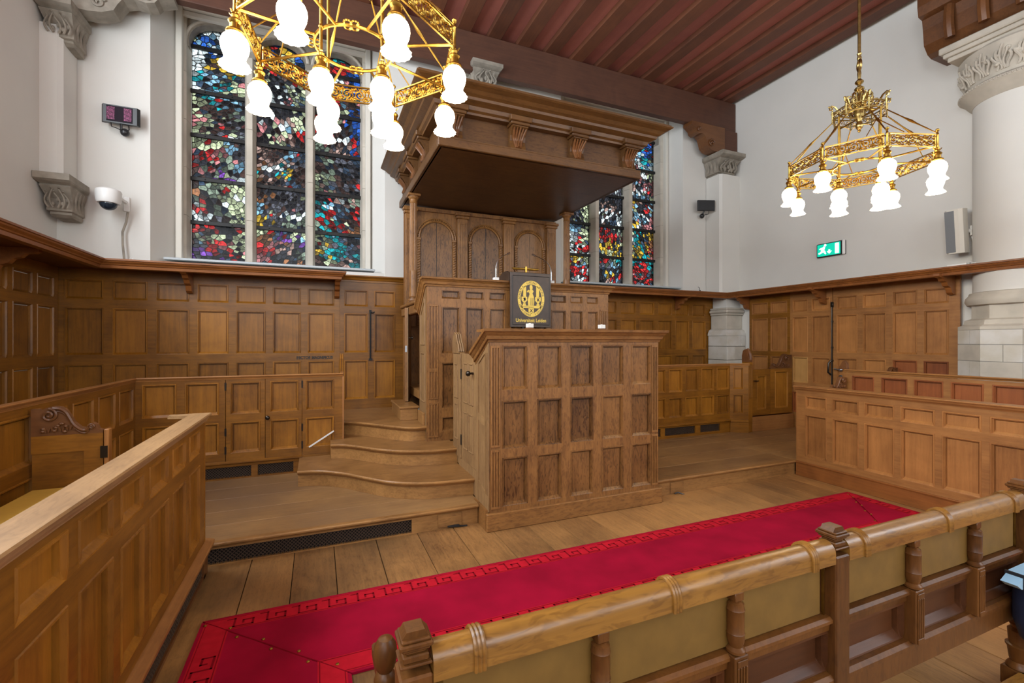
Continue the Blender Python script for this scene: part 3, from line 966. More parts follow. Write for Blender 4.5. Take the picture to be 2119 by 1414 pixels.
NOSE = [(0, 0), (0.022, 0), (0.030, -0.008), (0.030, -0.018), (0.022, -0.026), (0.008, -0.030), (0, -0.045)]
t = thing('left_platform', 'low oak platform with bronze grille left of the lower pulpit', 'platform', (-0.72, 3.83, 0))
yy = 0.0
for k, wd in enumerate((0.34, 0.32, 0.35, 0.33, 0.34, 0.31, 0.33, 0.34)):
    part('plank', MB().box(-0.88, 2.05, yy + 0.0015, yy + wd - 0.0015, 0.14, 0.17, c=0.002), floor_x, t)
    yy += wd
part('nosing', MB().sweep([(0.0, 0.0, 0.1712), (2.015, 0.0, 0.1712)], NOSE + [(-0.02, -0.045), (-0.02, 0)]), step_x, t)
part('riser', MB().box(1.44, 2.015, 0.0, 0.03, 0, 0.135).box(0.0, 1.44, 0.0, 0.03, 0.118, 0.135).box(0, 1.44, 0, 0.03, 0, 0.008), step_x, t)
part('access_panel', MB().box(1.66, 1.87, -0.008, 0.0, 0.012, 0.125, c=0.003), step_x, t)
grille(t, 0.0, 1.44, 0.012, 0.008, 0.118)
single('black_cable', MB().tube([(1.07 + 0.05 * math.sin(i * 0.5), 3.815 - 0.012 * math.sin(i * 0.35 ), 0.012 + 0.012 * math.sin(i * 0.31)) for i in range(10)] + [(1.19, 3.80, 0.008)], 0.007, 6), blackp,
       'short black cable coming out under the left platform beside the pulpit', 'cable', smooth=True)

t = thing('right_platform', 'low oak platform to the right of the lower pulpit', 'platform', (3.14, 3.76, 0))
yy = 0.0
for k, wd in enumerate((0.36, 0.35, 0.36, 0.35, 0.36)):
    part('plank', MB().box(0.0, 2.145, yy + 0.0015, yy + wd - 0.0015, 0.14, 0.17, c=0.002), floor_x, t)
    yy += wd
for k in range(5):
    part('plank', MB().box(2.147, 4.2, 0.0 + k * 0.36 + 0.0015, 0.36 * (k + 1) - 0.0015, 0.14, 0.17, c=0.002), floor_x, t)
part('nosing', MB().sweep([(0.0, 0.0, 0.1712), (2.15, 0.0, 0.1712)], NOSE + [(-0.02, -0.045), (-0.02, 0)]), step_x, t)
part('riser', MB().box(0.0, 2.15, 0.0, 0.03, 0, 0.135), step_x, t)
part('access_panel', MB().box(0.24, 0.42, -0.008, 0.0, 0.012, 0.125, c=0.003), step_x, t)
single('black_cable', MB().tube([(3.43 + 0.02 * i, 3.745 - 0.006 * i, 0.008 + 0.01 * math.sin(i)) for i in range(6)], 0.007, 6), blackp,
       'short black cable coming out under the right platform beside the pulpit', 'cable', smooth=True)


def smoothcurve(P, n=6):
    out = []
    for i in range(len(P) - 1):
        p0 = P[max(i - 1, 0)]; p1 = P[i]; p2 = P[i + 1]; p3 = P[min(i + 2, len(P) - 1)]
        for k in range(n):
            u = k / n
            out.append(tuple(0.5 * (2 * p1[d] + (p2[d] - p0[d]) * u + (2 * p0[d] - 5 * p1[d] + 4 * p2[d] - p3[d]) * u * u + (3 * p1[d] - p0[d] - 3 * p2[d] + p3[d]) * u ** 3) for d in range(2)))
    out.append(tuple(P[-1]))
    return out


t = thing('pulpit_steps', 'three broad curved oak steps leading up to the pulpits', 'steps', (0.0, 4.0, 0.17))
S1 = smoothcurve([(-0.18, 4.93), (0.02, 4.88), (0.23, 4.71), (0.39, 4.51), (0.58, 4.28), (0.75, 4.16), (0.96, 4.08), (1.335, 4.04)])
S2 = smoothcurve([(0.13, 5.26), (0.26, 5.21), (0.40, 5.07), (0.60, 4.84), (0.81, 4.68), (1.08, 4.59), (1.35, 4.585)])
S3 = smoothcurve([(0.265, 5.70), (0.40, 5.62), (0.52, 5.49), (0.73, 5.23), (0.93, 5.03), (1.115, 5.02)])
BACKS = [[(1.335, 5.2), (1.10, 5.49), (-0.18, 5.49)], [(1.35, 5.2), (1.115, 5.2), (1.10, 5.88), (0.27, 5.88), (0.27, 5.49), (0.13, 5.49)], [(1.115, 6.66), (0.265, 6.66)]]
for (C, Bk, z0, z1) in ((S1, BACKS[0], 0.0, 0.165), (S2, BACKS[1], 0.165, 0.33), (S3, BACKS[2], 0.33, 0.495)):
    C = [(p[0], p[1] - 4.0) for p in C]; Bk = [(p[0], p[1] - 4.0) for p in Bk]
    ri = [(p[0] + 0.004, p[1] + 0.03) for p in C] + [(p[0], p[1]) for p in Bk]
    part('riser', MB().prism(ri, 2, z0 + 0.001, z1 - 0.03), step_x, t)
    part('tread', MB().prism(C + Bk, 2, z1 - 0.03, z1), step_x, t)
    nm = MB().sweep([(p[0], p[1], z1) for p in C], [(-0.01, -0.003), (0.004, -0.002), (0.012, -0.010), (0.012, -0.020), (0.004, -0.028), (-0.012, -0.045), (-0.03, -0.045), (-0.03, -0.003)])
    part('nosing', nm, step_x, t, smooth=True)
t = thing('box_step', 'small box step at the top of the stairs below the pulpit door', 'step', (0.88, 5.44, 0.665))
part('box', MB().box(0.015, 0.22, 0.015, 0.70, 0, 0.135, c=0.004), step_x, t)
part('tread', MB().box(0, 0.235, 0, 0.70, 0.135, 0.165, c=0.008), step_x, t)
# ================================================================== LOWER PULPIT
def flutes(mb, x0, x1, z0, z1, y, n=3, proud=0.010):
    """raised fillets between the flutes of a pilaster strip, front towards -y"""
    w_ = (x1 - x0) / (2 * n + 1)
    for i in range(n + 1):
        mb.box(x0 + w_ * 2 * i, x0 + w_ * (2 * i + 1), y - proud, y, z0, z1, c=0.002)
    mb.box(x0, x1, y - proud, y, z0 - 0.02, z0, c=0.002)
    mb.box(x0, x1, y - proud, y, z1, z1 + 0.02, c=0.002)


def crest(parent, axis_len, h_, th, mat, name='carved_crest', scr=True):
    """S-curved carved top of a gate: outline in x-z, high volute at x=0 falling to x=axis_len"""
    L_, h = axis_len, h_
    top = [(0.0, 0.93), (0.10, 0.93), (0.13, 0.86), (0.20, 0.95), (0.30, 1.0), (0.40, 0.97), (0.48, 0.85), (0.53, 0.66), (0.59, 0.42), (0.68, 0.24), (0.76, 0.20), (0.80, 0.30), (0.86, 0.38), (0.91, 0.30), (0.95, 0.14), (1.0, 0.10)]
    pts = [(0, 0)] + [(a * L_, b * h) for a, b in top] + [(L_, 0)]
    o = part(name, MB().prism(pts, 1, 0, th), mat, parent)
    sc = MB()
    edge = [(a * L_, -0.006, b * h - 0.012) for a, b in smoothcurve(top[4:12], 4)]
    sc.tube(edge, 0.010, 6)
    sc.tube([(p[0], p[1] + 0.002, p[2] - 0.018) for p in edge], 0.006, 6)
    sc.tube(spiral(0.25 * L_, 0.70 * h, 0.22 * h, 0.02 * h, PI / 2, -1.75, 30, -0.008), 0.009, 6)
    sc.tube(spiral(0.84 * L_, 0.24 * h, 0.10 * h, 0.01 * h, PI * 0.9, -1.4, 20, -0.006), 0.006, 6)
    rd = random.Random(5)
    for k in range(9):
        a = rd.uniform(0.16, 0.5); b = rd.uniform(0.08, 0.42)
        sc.sphere((a * L_, -0.003, b * h), 0.05 * h + 0.004, 8, 6, 0.8)
    for k in range(5):
        u0 = 0.14 + 0.10 * k
        sc.tube([(L_ * (u0 + 0.07 * u), -0.006, h * (0.10 + 0.16 * math.sin(u * PI) + 0.02 * k)) for u in [i / 6 for i in range(7)]], 0.006, 5)
    part('scroll_relief', sc, mat, o, smooth=True)
    return o


LP = thing('lower_pulpit', 'lower oak pulpit of fifteen square panels in the centre of the room', 'pulpit', (1.30, 3.60, 0))
W = 1.84
part('plinth', MB().box(0.0, W, 0.0, 0.04, 0, 0.15, c=0.006).box(0.0, 0.04, 0.041, 0.36, 0, 0.175).box(W - 0.04, W, 0.04, 0.9, 0, 0.15), pulp_h, LP)
fz = [(0.19, 0.605), (0.68, 1.09), (1.18, 1.565)]
fx = [(0.145, 0.385), (0.475, 0.722), (0.812, 1.055), (1.148, 1.395), (1.487, 1.722)]
panelling(LP, 0.03, W - 0.03, 0.15, 1.59, fx, fz, pulp_f, pulp_v, y=0.025)
fl_ = MB()
for (a, b) in ((0.042, 0.125), (W - 0.125 + 0.01, W - 0.04)):
    flutes(fl_, a, b, 0.72, 1.54, 0.025, 3); flutes(fl_, a, b, 0.20, 0.66, 0.025, 3)
part('fluted_strip', fl_, pulp_f, LP)
# cornice: front level, left side raking down to the gate, right side level
cp = [(0, -0.115), (0.012, -0.115), (0.016, -0.095), (0.030, -0.088), (0.036, -0.060), (0.044, -0.052), (0.060, -0.030), (0.072, -0.024), (0.076, 0.0), (-0.02, 0.0), (-0.02, -0.115)]
part('cornice', MB().sweep([(W - 0.03, 0.85, 1.705), (W - 0.03, 0.03, 1.705), (0.03, 0.03, 1.705), (0.03, 0.36, 1.50)][::-1], cp), pulp_h, LP)
part('top_board', MB().box(0.02, W - 0.02, 0.02, 0.34, 1.68, 1.703), pulp_h, LP)
# left side wall, gate and post: built along +Y, facing -X
side = [(0.05, 0.15), (0.36, 0.15), (0.36, 1.40), (0.05, 1.60)]
sp = MB()
sp.prism([(0.026, 0.15), (0.36, 0.15), (0.36, 1.42), (0.026, 1.62)], 0, 0.03, 0.055)
part('side_wall', sp, pulp_l, LP)
sf = MB()
sf.prism([(0.03, 0.16), (0.11, 0.16), (0.11, 1.56), (0.03, 1.60)], 0, 0.020, 0.031)
sf.prism([(0.29, 0.16), (0.35, 0.16), (0.35, 1.42), (0.29, 1.46)], 0, 0.020, 0.031)
sf.prism([(0.11, 0.16), (0.29, 0.16), (0.29, 0.36), (0.11, 0.30)], 0, 0.022, 0.031)
sf.prism([(0.11, 0.86), (0.29, 0.90), (0.29, 0.96), (0.11, 0.92)], 0, 0.022, 0.031)
sf.prism([(0.11, 1.50), (0.29, 1.40), (0.29, 1.46), (0.11, 1.56)], 0, 0.022, 0.031)
for k in range(3):
    sf.box(0.012, 0.021, 0.042 + 0.022 * k, 0.052 + 0.022 * k, 0.30, 1.50)
part('side_frame', sf, pulp_l, LP)
gate = part('gate', MB().box(0.03, 0.055, 0.375, 0.84, 0.42, 1.475, c=0.004), pulp_l, LP)
gp = MB()
for (a, b) in ((0.46, 0.58), (0.63, 0.75)):
    for (c, d) in ((0.55, 0.90), (1.0, 1.38)):
        P = [(a, c), (b, c), (b, d), (a, d)]
        for i in range(4):
            p, q = P[i], P[(i + 1) % 4]
            gp.tube([(0.028, p[0], p[1]), (0.028, q[0], q[1])], 0.008, 6)
part('gate_moulding', gp, pulp_l, gate, smooth=True)
kn = MB(); kn.lathe([(0.010, 0), (0.010, -0.03), (0.024, -0.04), (0.027, -0.055), (0.018, -0.07), (0.002, -0.074)], 0.028, 0.45, 1.30, 12, 0)
part('door_knob', kn, darkm, gate, smooth=True)
part('hinge', MB().box(0.022, 0.032, 0.83, 0.86, 1.22, 1.32).box(0.022, 0.032, 0.83, 0.86, 0.56, 0.66), iron, gate)
part('lower_infill', MB().prism([(0.36, 0.15), (0.85, 0.30), (1.12, 0.42), (1.12, 0.52), (0.84, 0.45), (0.36, 0.41)], 0, 0.034, 0.056), pulp_l, LP)
part('gate_post', MB().box(0.02, 0.065, 0.85, 1.11, 0.42, 1.475, c=0.005), pulp_l, LP)
gm = MB()
for (c, d) in ((0.60, 0.95), (1.02, 1.36)):
    for (p, q) in (((0.93, c), (1.04, c)), ((1.04, c), (1.04, d)), ((1.04, d), (0.93, d)), ((0.93, d), (0.93, c))):
        gm.tube([(0.018, p[0], p[1]), (0.018, q[0], q[1])], 0.008, 6)
part('post_moulding', gm, pulp_l, LP, smooth=True)
cr_ = MB()
cr_.prism([(0.86, 1.475), (1.11, 1.475), (1.11, 1.60), (1.08, 1.66), (1.03, 1.675), (0.985, 1.65), (0.965, 1.58), (0.92, 1.55), (0.90, 1.50)], 0, 0.012, 0.072)
for q in (0.020, 0.042, 0.064):
    cr_.tube([(q, 1.10 - 0.0, 1.56), (q, 1.09, 1.64), (q, 1.04, 1.685), (q, 0.985, 1.665), (q, 0.955, 1.60), (q, 0.91, 1.56), (q, 0.88, 1.49)], 0.010, 6)
part('carved_crest', cr_, pulp_l, LP, smooth=True)
# right side and interior
part('right_side', MB().box(W - 0.055, W - 0.03, 0.06, 0.90, 0.15, 1.60), pulp_f, LP)
part('inner_floor', MB().box(0.06, W - 0.06, 0.06, 1.36, 0.40, 0.49), step_x, LP)

# ================================================================== UPPER PULPIT
UP = thing('upper_pulpit', 'upper oak pulpit behind and above the lower one', 'pulpit', (1.10, 4.98, 0))
UW = 2.36
ux = [(0.165, 0.375), (0.44, 0.66), (0.725, 0.93), (0.99, 1.20), (1.26, 1.47), (1.53, 1.74), (1.80, 1.98), (2.04, 2.21)]
uz = [(0.60, 0.76), (0.86, 1.36), (1.46, 1.98), (2.07, 2.165)]
panelling(UP, 0.0, UW, 0.50, 2.215, ux, uz, pulp_f, pulp_v, y=0.0)
fu = MB()
for (a, b) in ((0.015, 0.125), (UW - 0.125, UW - 0.02)):
    flutes(fu, a, b, 1.30, 1.98, 0.0, 3); flutes(fu, a, b, 0.98, 1.26, 0.0, 3)
    flutes(fu, a, b, 0.56, 0.90, 0.0, 3)
part('fluted_strip', fu, pulp_f, UP)
uc = [(0, -0.10), (0.010, -0.10), (0.014, -0.080), (0.026, -0.074), (0.032, -0.048), (0.050, -0.026), (0.062, -0.020), (0.066, 0.0), (-0.02, 0.0), (-0.02, -0.10)]
part('cornice', MB().sweep([(UW, 1.30, 2.30), (UW, 0.0, 2.30), (0.0, 0.0, 2.30), (0.0, 0.06, 2.30), (0.0, 0.40, 2.00)][::-1], uc), pulp_h, UP)
us = MB().prism([(0.036, 0.50), (0.40, 0.50), (0.40, 1.93), (0.036, 2.22)], 0, 0.0, 0.03)
part('side_wall', us, pulp_l, UP)
um = MB()
for P in ([(0.10, 1.56), (0.30, 1.56), (0.30, 1.90), (0.10, 2.07)], [(0.10, 0.92), (0.30, 0.92), (0.30, 1.46), (0.10, 1.46)]):
    for i in range(4):
        um.tube([(-0.002, P[i][0], P[i][1]), (-0.002, P[(i + 1) % 4][0], P[(i + 1) % 4][1])], 0.009, 6)
part('side_moulding', um, pulp_l, UP, smooth=True)
part('right_side', MB().box(UW - 0.03, UW, 0.036, 1.40, 0.17, 2.21), pulp_f, UP)
part('inner_floor', MB().box(0.035, UW - 0.035, 0.05, 1.40, 0.90, 1.0), step_x, UP)
part('base_step', MB().box(-0.025, 0.0, 0.10, 0.36, 0.665, 0.80, c=0.004).box(0.0, UW, 0.04, 1.40, 0.17, 0.50), step_x, UP)
# doorway head that carries the column, jamb and open door
part('doorway_head', MB().box(-0.04, 0.05, 0.40, 1.42, 1.93, 2.04, c=0.01).box(-0.06, 0.07, 0.38, 1.42, 2.04, 2.08, c=0.01), pulp_f, UP)
part('door_jamb', MB().box(-0.02, 0.05, 1.32, 1.40, 0.66, 1.93), pulp_f, UP)
dr = thing('pulpit_door', 'narrow oak door standing open at the head of the steps', 'door', (1.13, 6.28, 0.84), rotz=PI + 1.30)
panelling(dr, 0, 0.44, 0.0, 1.18, even(0, 0.44, 2, 0.06, 0.05), [(0.08, 0.50), (0.60, 1.08)], pulp_f, dark_h, y=0, th=0.03)
part('door_edge', MB().box(0.0, 0.44, 0.03, 0.042, 0.0, 1.18), pulp_l, dr)
part('lock_plate', MB().box(0.438, 0.443, 0.004, 0.03, 0.62, 0.70), steel, dr)
dk = MB().lathe([(0.008, 0), (0.008, 0.03), (0.02, 0.04), (0.02, 0.055), (0.002, 0.06)], 0.40, 0.042, 0.80, 10, 1)
part('door_knob', dk, darkm, dr, smooth=True)

# ================================================================== BACK SCREEN WITH COLUMNS
BS = thing('pulpit_screen', 'tall oak screen with three round-arched panels behind the upper pulpit', 'screen', (1.10, 6.40, 2.0))
part('screen_board', MB().box(0.0, 2.36, 0.03, 0.06, -1.33, 1.47), pulp_f, BS)
for (a, b) in ((0.01, 0.15), (0.755, 0.905), (1.475, 1.635), (2.20, 2.35)):
    pm = MB().box(a, b, -0.03, 0.03, -0.2, 1.36, c=0.004)
    flutes(pm, a + 0.015, b - 0.015, 0.1, 1.28, -0.03, 3, 0.008)
    pm.box(a - 0.02, b + 0.02, -0.05, 0.03, 1.36, 1.40, c=0.008).box(a - 0.035, b + 0.035, -0.065, 0.03, 1.40, 1.44, c=0.008)
    part('pilaster', pm, pulp_f, BS)
for (a, b) in ((0.17, 0.74), (0.92, 1.46), (1.65, 2.18)):
    c_ = (a + b) / 2; r_ = (b - a) / 2 - 0.06; zc = 1.05
    pa = [(c_ - r_, -0.2), (c_ + r_, -0.2)] + [(c_ + r_ * math.cos(PI * i / 14), zc + r_ * math.sin(PI * i / 14)) for i in range(15)]
    part('arched_panel', MB().prism(pa, 1, 0.018, 0.03), pulp_v, BS)
    part('centre_joint', MB().box(c_ - 0.003, c_ + 0.003, 0.0165, 0.019, -0.2, zc + r_), iron, BS)
    am = MB()
    am.tube([(c_ + (r_ + 0.02) * math.cos(PI * i / 18), 0.015, zc + (r_ + 0.02) * math.sin(PI * i / 18)) for i in range(19)], 0.016, 6)
    am.tube([(c_ + (r_ + 0.055) * math.cos(PI * i / 18), 0.015, zc + (r_ + 0.055) * math.sin(PI * i / 18)) for i in range(19)], 0.010, 6)
    for i in range(1, 26):
        th_ = PI * i / 26
        am.sphere((c_ + (r_ + 0.038) * math.cos(th_), 0.008, zc + (r_ + 0.038) * math.sin(th_)), 0.009, 6, 4)
    for q in (-1, 1):
        xx_ = c_ + q * (r_ + 0.03)
        am.box(xx_ - 0.03, xx_ + 0.03, -0.012, 0.03, zc - 0.04, zc, c=0.006)
        am.box(xx_ - 0.022, xx_ + 0.022, 0.0, 0.03, -0.2, zc - 0.04, c=0.003)
        for i in range(34):
            zz = -0.18 + i * 0.035
            am.tube([(xx_ - 0.018, -0.002, zz), (xx_ + 0.018, -0.002, zz + 0.02)], 0.006, 4)
    part('arch_moulding', am, pulp_f, BS, smooth=True)
part('top_rail', MB().box(0, 2.36, -0.01, 0.03, 1.42, 1.47), pulp_f, BS)


def column(x, y, z0, z1, label):
    t = thing('fluted_column', label, 'column', (x, y, z0))
    h_ = z1 - z0
    b = MB().box(-0.075, 0.075, -0.075, 0.075, 0, 0.03, c=0.004)
    b.lathe([(0.068, 0.03), (0.074, 0.04), (0.072, 0.055), (0.058, 0.062), (0.056, 0.075), (0.062, 0.085), (0.056, 0.095)], 0, 0, 0, 20)
    part('base', b, pulp_f, t, smooth=True)
    sh = MB()
    n = 48; prof = []
    for j, zz in enumerate([0.095, 0.42, 0.43, h_ * 0.6, h_ - 0.12]):
        prof.append((0.052 - 0.006 * (zz / h_), zz))
    vs = []
    for j, (r, zz) in enumerate(prof):
        for i in range(n):
            a = 2 * PI * i / n
            rr = r * (0.90 if (i % 3 == 0 and j >= 2) else 1.0)
            vs.append((rr * math.cos(a), rr * math.sin(a), zz))
    fs = [(j * n + i, j * n + (i + 1) % n, (j + 1) * n + (i + 1) % n, (j + 1) * n + i) for j in range(len(prof) - 1) for i in range(n)]
    sh.add(vs, fs)
    part('shaft', sh, pulp_f, t)
    c = MB().lathe([(0.046, h_ - 0.12), (0.052, h_ - 0.11), (0.048, h_ - 0.10), (0.048, h_ - 0.07), (0.056, h_ - 0.06), (0.070, h_ - 0.035), (0.070, h_ - 0.03)], 0, 0, 0, 20)
    c.box(-0.08, 0.08, -0.08, 0.08, h_ - 0.03, h_, c=0.004)
    part('capital', c, pulp_f, t, smooth=True)


column(1.14, 5.95, 2.08, 3.49, 'fluted oak column left of the pulpit, under the canopy')
column(3.40, 5.95, 2.08, 3.49, 'fluted oak column right of the pulpit, under the canopy')
single('column_shelf', MB().box(3.30, 3.50, 5.55, 6.40, 2.02, 2.08, c=0.01).box(3.40, 3.46, 5.6, 6.38, 1.0, 2.02), pulp_f, 'oak rail that carries the right pulpit column', 'rail')

# ================================================================== CANOPY
CN = thing('pulpit_canopy', 'large oak sounding board hanging over the pulpits', 'canopy', (1.07, 4.34, 3.49))
CW, CD = 2.40, 2.30
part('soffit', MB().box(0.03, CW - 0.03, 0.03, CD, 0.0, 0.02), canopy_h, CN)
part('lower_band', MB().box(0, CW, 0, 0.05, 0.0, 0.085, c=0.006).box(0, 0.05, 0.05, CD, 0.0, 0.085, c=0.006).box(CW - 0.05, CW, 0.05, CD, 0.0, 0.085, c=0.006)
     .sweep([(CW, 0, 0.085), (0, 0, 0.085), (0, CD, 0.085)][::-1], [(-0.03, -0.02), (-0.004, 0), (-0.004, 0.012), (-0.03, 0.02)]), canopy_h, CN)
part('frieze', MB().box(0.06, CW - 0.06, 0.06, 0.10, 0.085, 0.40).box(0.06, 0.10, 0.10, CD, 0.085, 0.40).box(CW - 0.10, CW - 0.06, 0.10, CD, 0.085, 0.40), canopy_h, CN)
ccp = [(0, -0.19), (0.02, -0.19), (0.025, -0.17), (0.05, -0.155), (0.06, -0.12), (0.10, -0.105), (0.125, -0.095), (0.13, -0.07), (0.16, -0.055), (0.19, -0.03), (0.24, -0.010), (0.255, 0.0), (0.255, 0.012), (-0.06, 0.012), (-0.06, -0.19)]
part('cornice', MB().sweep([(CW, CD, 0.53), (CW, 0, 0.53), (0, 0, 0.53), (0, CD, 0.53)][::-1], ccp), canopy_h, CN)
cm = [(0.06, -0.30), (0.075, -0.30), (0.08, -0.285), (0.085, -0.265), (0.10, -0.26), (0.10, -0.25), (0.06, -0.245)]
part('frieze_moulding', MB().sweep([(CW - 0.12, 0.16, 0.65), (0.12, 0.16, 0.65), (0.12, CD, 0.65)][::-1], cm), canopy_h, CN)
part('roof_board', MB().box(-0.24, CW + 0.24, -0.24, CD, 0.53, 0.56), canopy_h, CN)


def console(parent, x, y, rot):
    """carved console of the canopy, front towards -y in its own frame"""
    prof = [(0.0, 0.09), (-0.055, 0.09), (-0.06, 0.10), (-0.045, 0.14), (-0.035, 0.18), (-0.05, 0.23), (-0.085, 0.28), (-0.12, 0.30), (-0.12, 0.31), (-0.10, 0.32), (-0.13, 0.345), (-0.13, 0.40), (0.0, 0.40)]
    o = part('console', MB().prism([(p[0], p[1]) for p in prof], 0, -0.085, 0.085).box(-0.12, 0.12, -0.15, 0.0, 0.345, 0.40, c=0.006).box(-0.105, 0.105, -0.13, 0.0, 0.315, 0.345, c=0.006), canopy_h, parent, loc=(x, y, 0), rot=(0, 0, rot))
    lv = MB()
    for k, q in enumerate((-0.055, -0.028, 0.0, 0.028, 0.055)):
        P = []
        for i in range(9):
            u = i / 8
            zz = 0.105 + 0.18 * u
            yy = -0.058 + 0.02 * math.sin(u * PI) - 0.055 * max(0, u - 0.5) * 2
            P.append((q * (0.45 + 0.75 * u), yy - 0.006, zz))
        lv.tube(P, [0.013 * (0.7 + 0.5 * math.sin(PI * i / 8)) for i in range(9)], 6)
    lv.tube([(0, -0.075, 0.11), (0, -0.05, 0.18), (0, -0.085, 0.24), (0, -0.125, 0.29)], 0.010, 6)
    part('acanthus_leaf', lv, dark_carve, o, smooth=True)


for x in (0.16, 0.84, 1.55, 2.24):
    console(CN, x, 0.06, 0)
for y in (0.75, 1.35, 1.95):
    console(CN, 0.06, y, -PI / 2)

# ================================================================== WALL PANELLING
WZ = [(0.90, 1.335), (1.44, 1.98), (2.075, 2.30)]


def seq(x0, pitch, wd, n): return [(x0 + i * pitch, x0 + i * pitch + wd) for i in range(n)]


t = thing('back_wall_panelling', 'tall dark oak panelling on the back wall left of the pulpit', 'panelling', (XL, 6.66, 0))
panelling(t, 0.0, 2.96, 0.17, 2.43, [(0.08, 0.425)] + [(0.505 + i * 0.411, 0.835 + i * 0.411) for i in range(6)], WZ, amber_h, amber_v)
t = thing('wall_cupboard', 'panelled oak cupboard door with long iron bolt beside the pulpit steps', 'cupboard', (0.28, 6.645, 0))
panelling(t, 0.0, 0.86, 0.665, 2.43, [(0.055, 0.365), (0.45, 0.735)], [(0.80, 1.335), (1.44, 1.98), (2.075, 2.30)], amber_h, amber_v)
part('crown', MB().sweep([(0.02, 0.0, 2.50), (0.86, 0.0, 2.50)], crown(1, 0.9) + [(-0.04, 0), (-0.04, -0.09)]), amber_h, t)
bl = MB().tube([(0.395, -0.012, 2.02), (0.395, -0.012, 1.35)], 0.011, 8).box(0.38, 0.41, -0.02, 0, 1.98, 2.03).box(0.375, 0.42, -0.02, 0, 1.33, 1.36).tube([(0.40, -0.02, 2.0), (0.43, -0.04, 1.99), (0.45, -0.045, 2.005)], 0.008, 6)
part('bolt', bl, iron, t, smooth=True)
part('side_return', MB().box(0.86, 0.88, -0.02, 0.03, 0.665, 2.42), amber_v, t)
# lettering on the rail
def text(name, body, size, loc, rot, mat, parent=None, ext=0.001, align='LEFT', bold=0.0, shear=0.0, sx=1.0):
    c = bpy.data.curves.new(name, 'FONT')
    c.body = body; c.size = size; c.extrude = ext; c.offset = bold; c.align_x = align; c.shear = shear
    o = bpy.data.objects.new(name, c)
    COL.objects.link(o)
    dg = bpy.context.evaluated_depsgraph_get()
    me = bpy.data.meshes.new_from_object(o.evaluated_get(dg))
    bpy.data.objects.remove(o)
    me.materials.clear(); me.materials.append(mat)
    o = bpy.data.objects.new(name, me)
    COL.objects.link(o)
    o.location = loc; o.rotation_euler = rot; o.scale = (sx, 1, 1)
    if parent: o.parent = parent
    return o


pw = [o for o in bpy.data.objects if o.name == 'back_wall_panelling'][0]
text('lettering', 'RECTOR MAGNIFICUS', 0.052, (2.425, -0.002, 1.362), (PI / 2, 0, 0), inkdark, pw, bold=0.0030, sx=0.86)

# left wall panelling
t = thing('left_wall_panelling', 'dark oak panelling on the left wall below the shelf', 'panelling', (XL + 0.03, 0.6, 0))
t.rotation_euler = (0, 0, PI / 2)
panelling(t, 0.0, 6.05, 0.17, 2.43, [(5.97 - 0.411 * (i + 1) + 0.08 - 0.0, 5.97 - 0.411 * i) for i in range(13)][::-1], WZ, amber_h, amber_v)
# back right
t = thing('back_wall_panelling', 'dark oak panelling on the back wall right of the pulpit', 'panelling', (3.48, 6.66, 0))
panelling(t, 0.0, 3.56, 0.17, 2.43, seq(0.18, 0.4095, 0.33, 8), WZ, amber_h, amber_v)
# right wall: panelling with double door
t = thing('right_wall_panelling', 'oak panelled double door and wall panelling on the right wall', 'panelling', (7.30, 6.06, 0), rotz=-PI / 2)
RZ = [(0.90, 1.34), (1.42, 2.0), (2.08, 2.28)]
panelling(t, 0.0, 0.79, 0.17, 2.43, [(0.05, 0.37), (0.425, 0.735)], RZ, amber_h, orange_v, fname='fixed_frame')
d1 = panelling(t, 0.79, 1.475, 0.17, 2.43, [(0.83, 1.09), (1.15, 1.44)], [(0.42, 0.76), (0.92, 1.34), (1.42, 2.0), (2.08, 2.28)], orange_h, orange_v, fname='door_leaf', special={(0, 1): ply_v, (0, 0): red_v, (1, 0): red_v})
d2 = panelling(t, 1.485, 2.27, 0.17, 2.43, [(1.535, 1.83), (1.90, 2.20)], RZ, orange_h, orange_v, fname='door_leaf')
panelling(t, 2.27, 3.0, 0.17, 2.43, [(2.28, 2.56), (2.63, 2.89)], RZ, orange_h, orange_v, fname='fixed_frame', special={(0, 0): red_v, (1, 0): red_v})
b_ = MB().tube([(1.48, -0.02, 2.20), (1.48, -0.02, 0.60)], 0.010, 8).box(1.462, 1.498, -0.03, 0, 2.12, 2.20, c=0.004)
for zz in (1.9, 1.5, 1.3, 0.9):
    b_.box(1.466, 1.494, -0.028, 0, zz - 0.015, zz + 0.015, c=0.003)
part('espagnolette_bolt', b_, darkm, t, smooth=True)
part('bolt_grip', MB().tube([(1.475, -0.03, 1.30), (1.455, -0.06, 1.26), (1.452, -0.065, 1.12), (1.475, -0.03, 1.08)], 0.014, 8), darkm, t, smooth=True)
part('door_handle', MB().lathe([(0.012, 0), (0.012, -0.04)], 1.60, 0, 1.165, 10, 1).tube([(1.60, -0.04, 1.165), (1.53, -0.045, 1.175)], 0.011, 8).lathe([(0.03, -0.001), (0.03, -0.008)], 1.60, 0, 1.165, 14, 1), steel, t, smooth=True)
part('keyhole_plate', MB().lathe([(0.028, -0.001), (0.028, -0.009), (0.01, -0.012)], 1.60, 0, 1.06, 14, 1), steel, t, smooth=True)

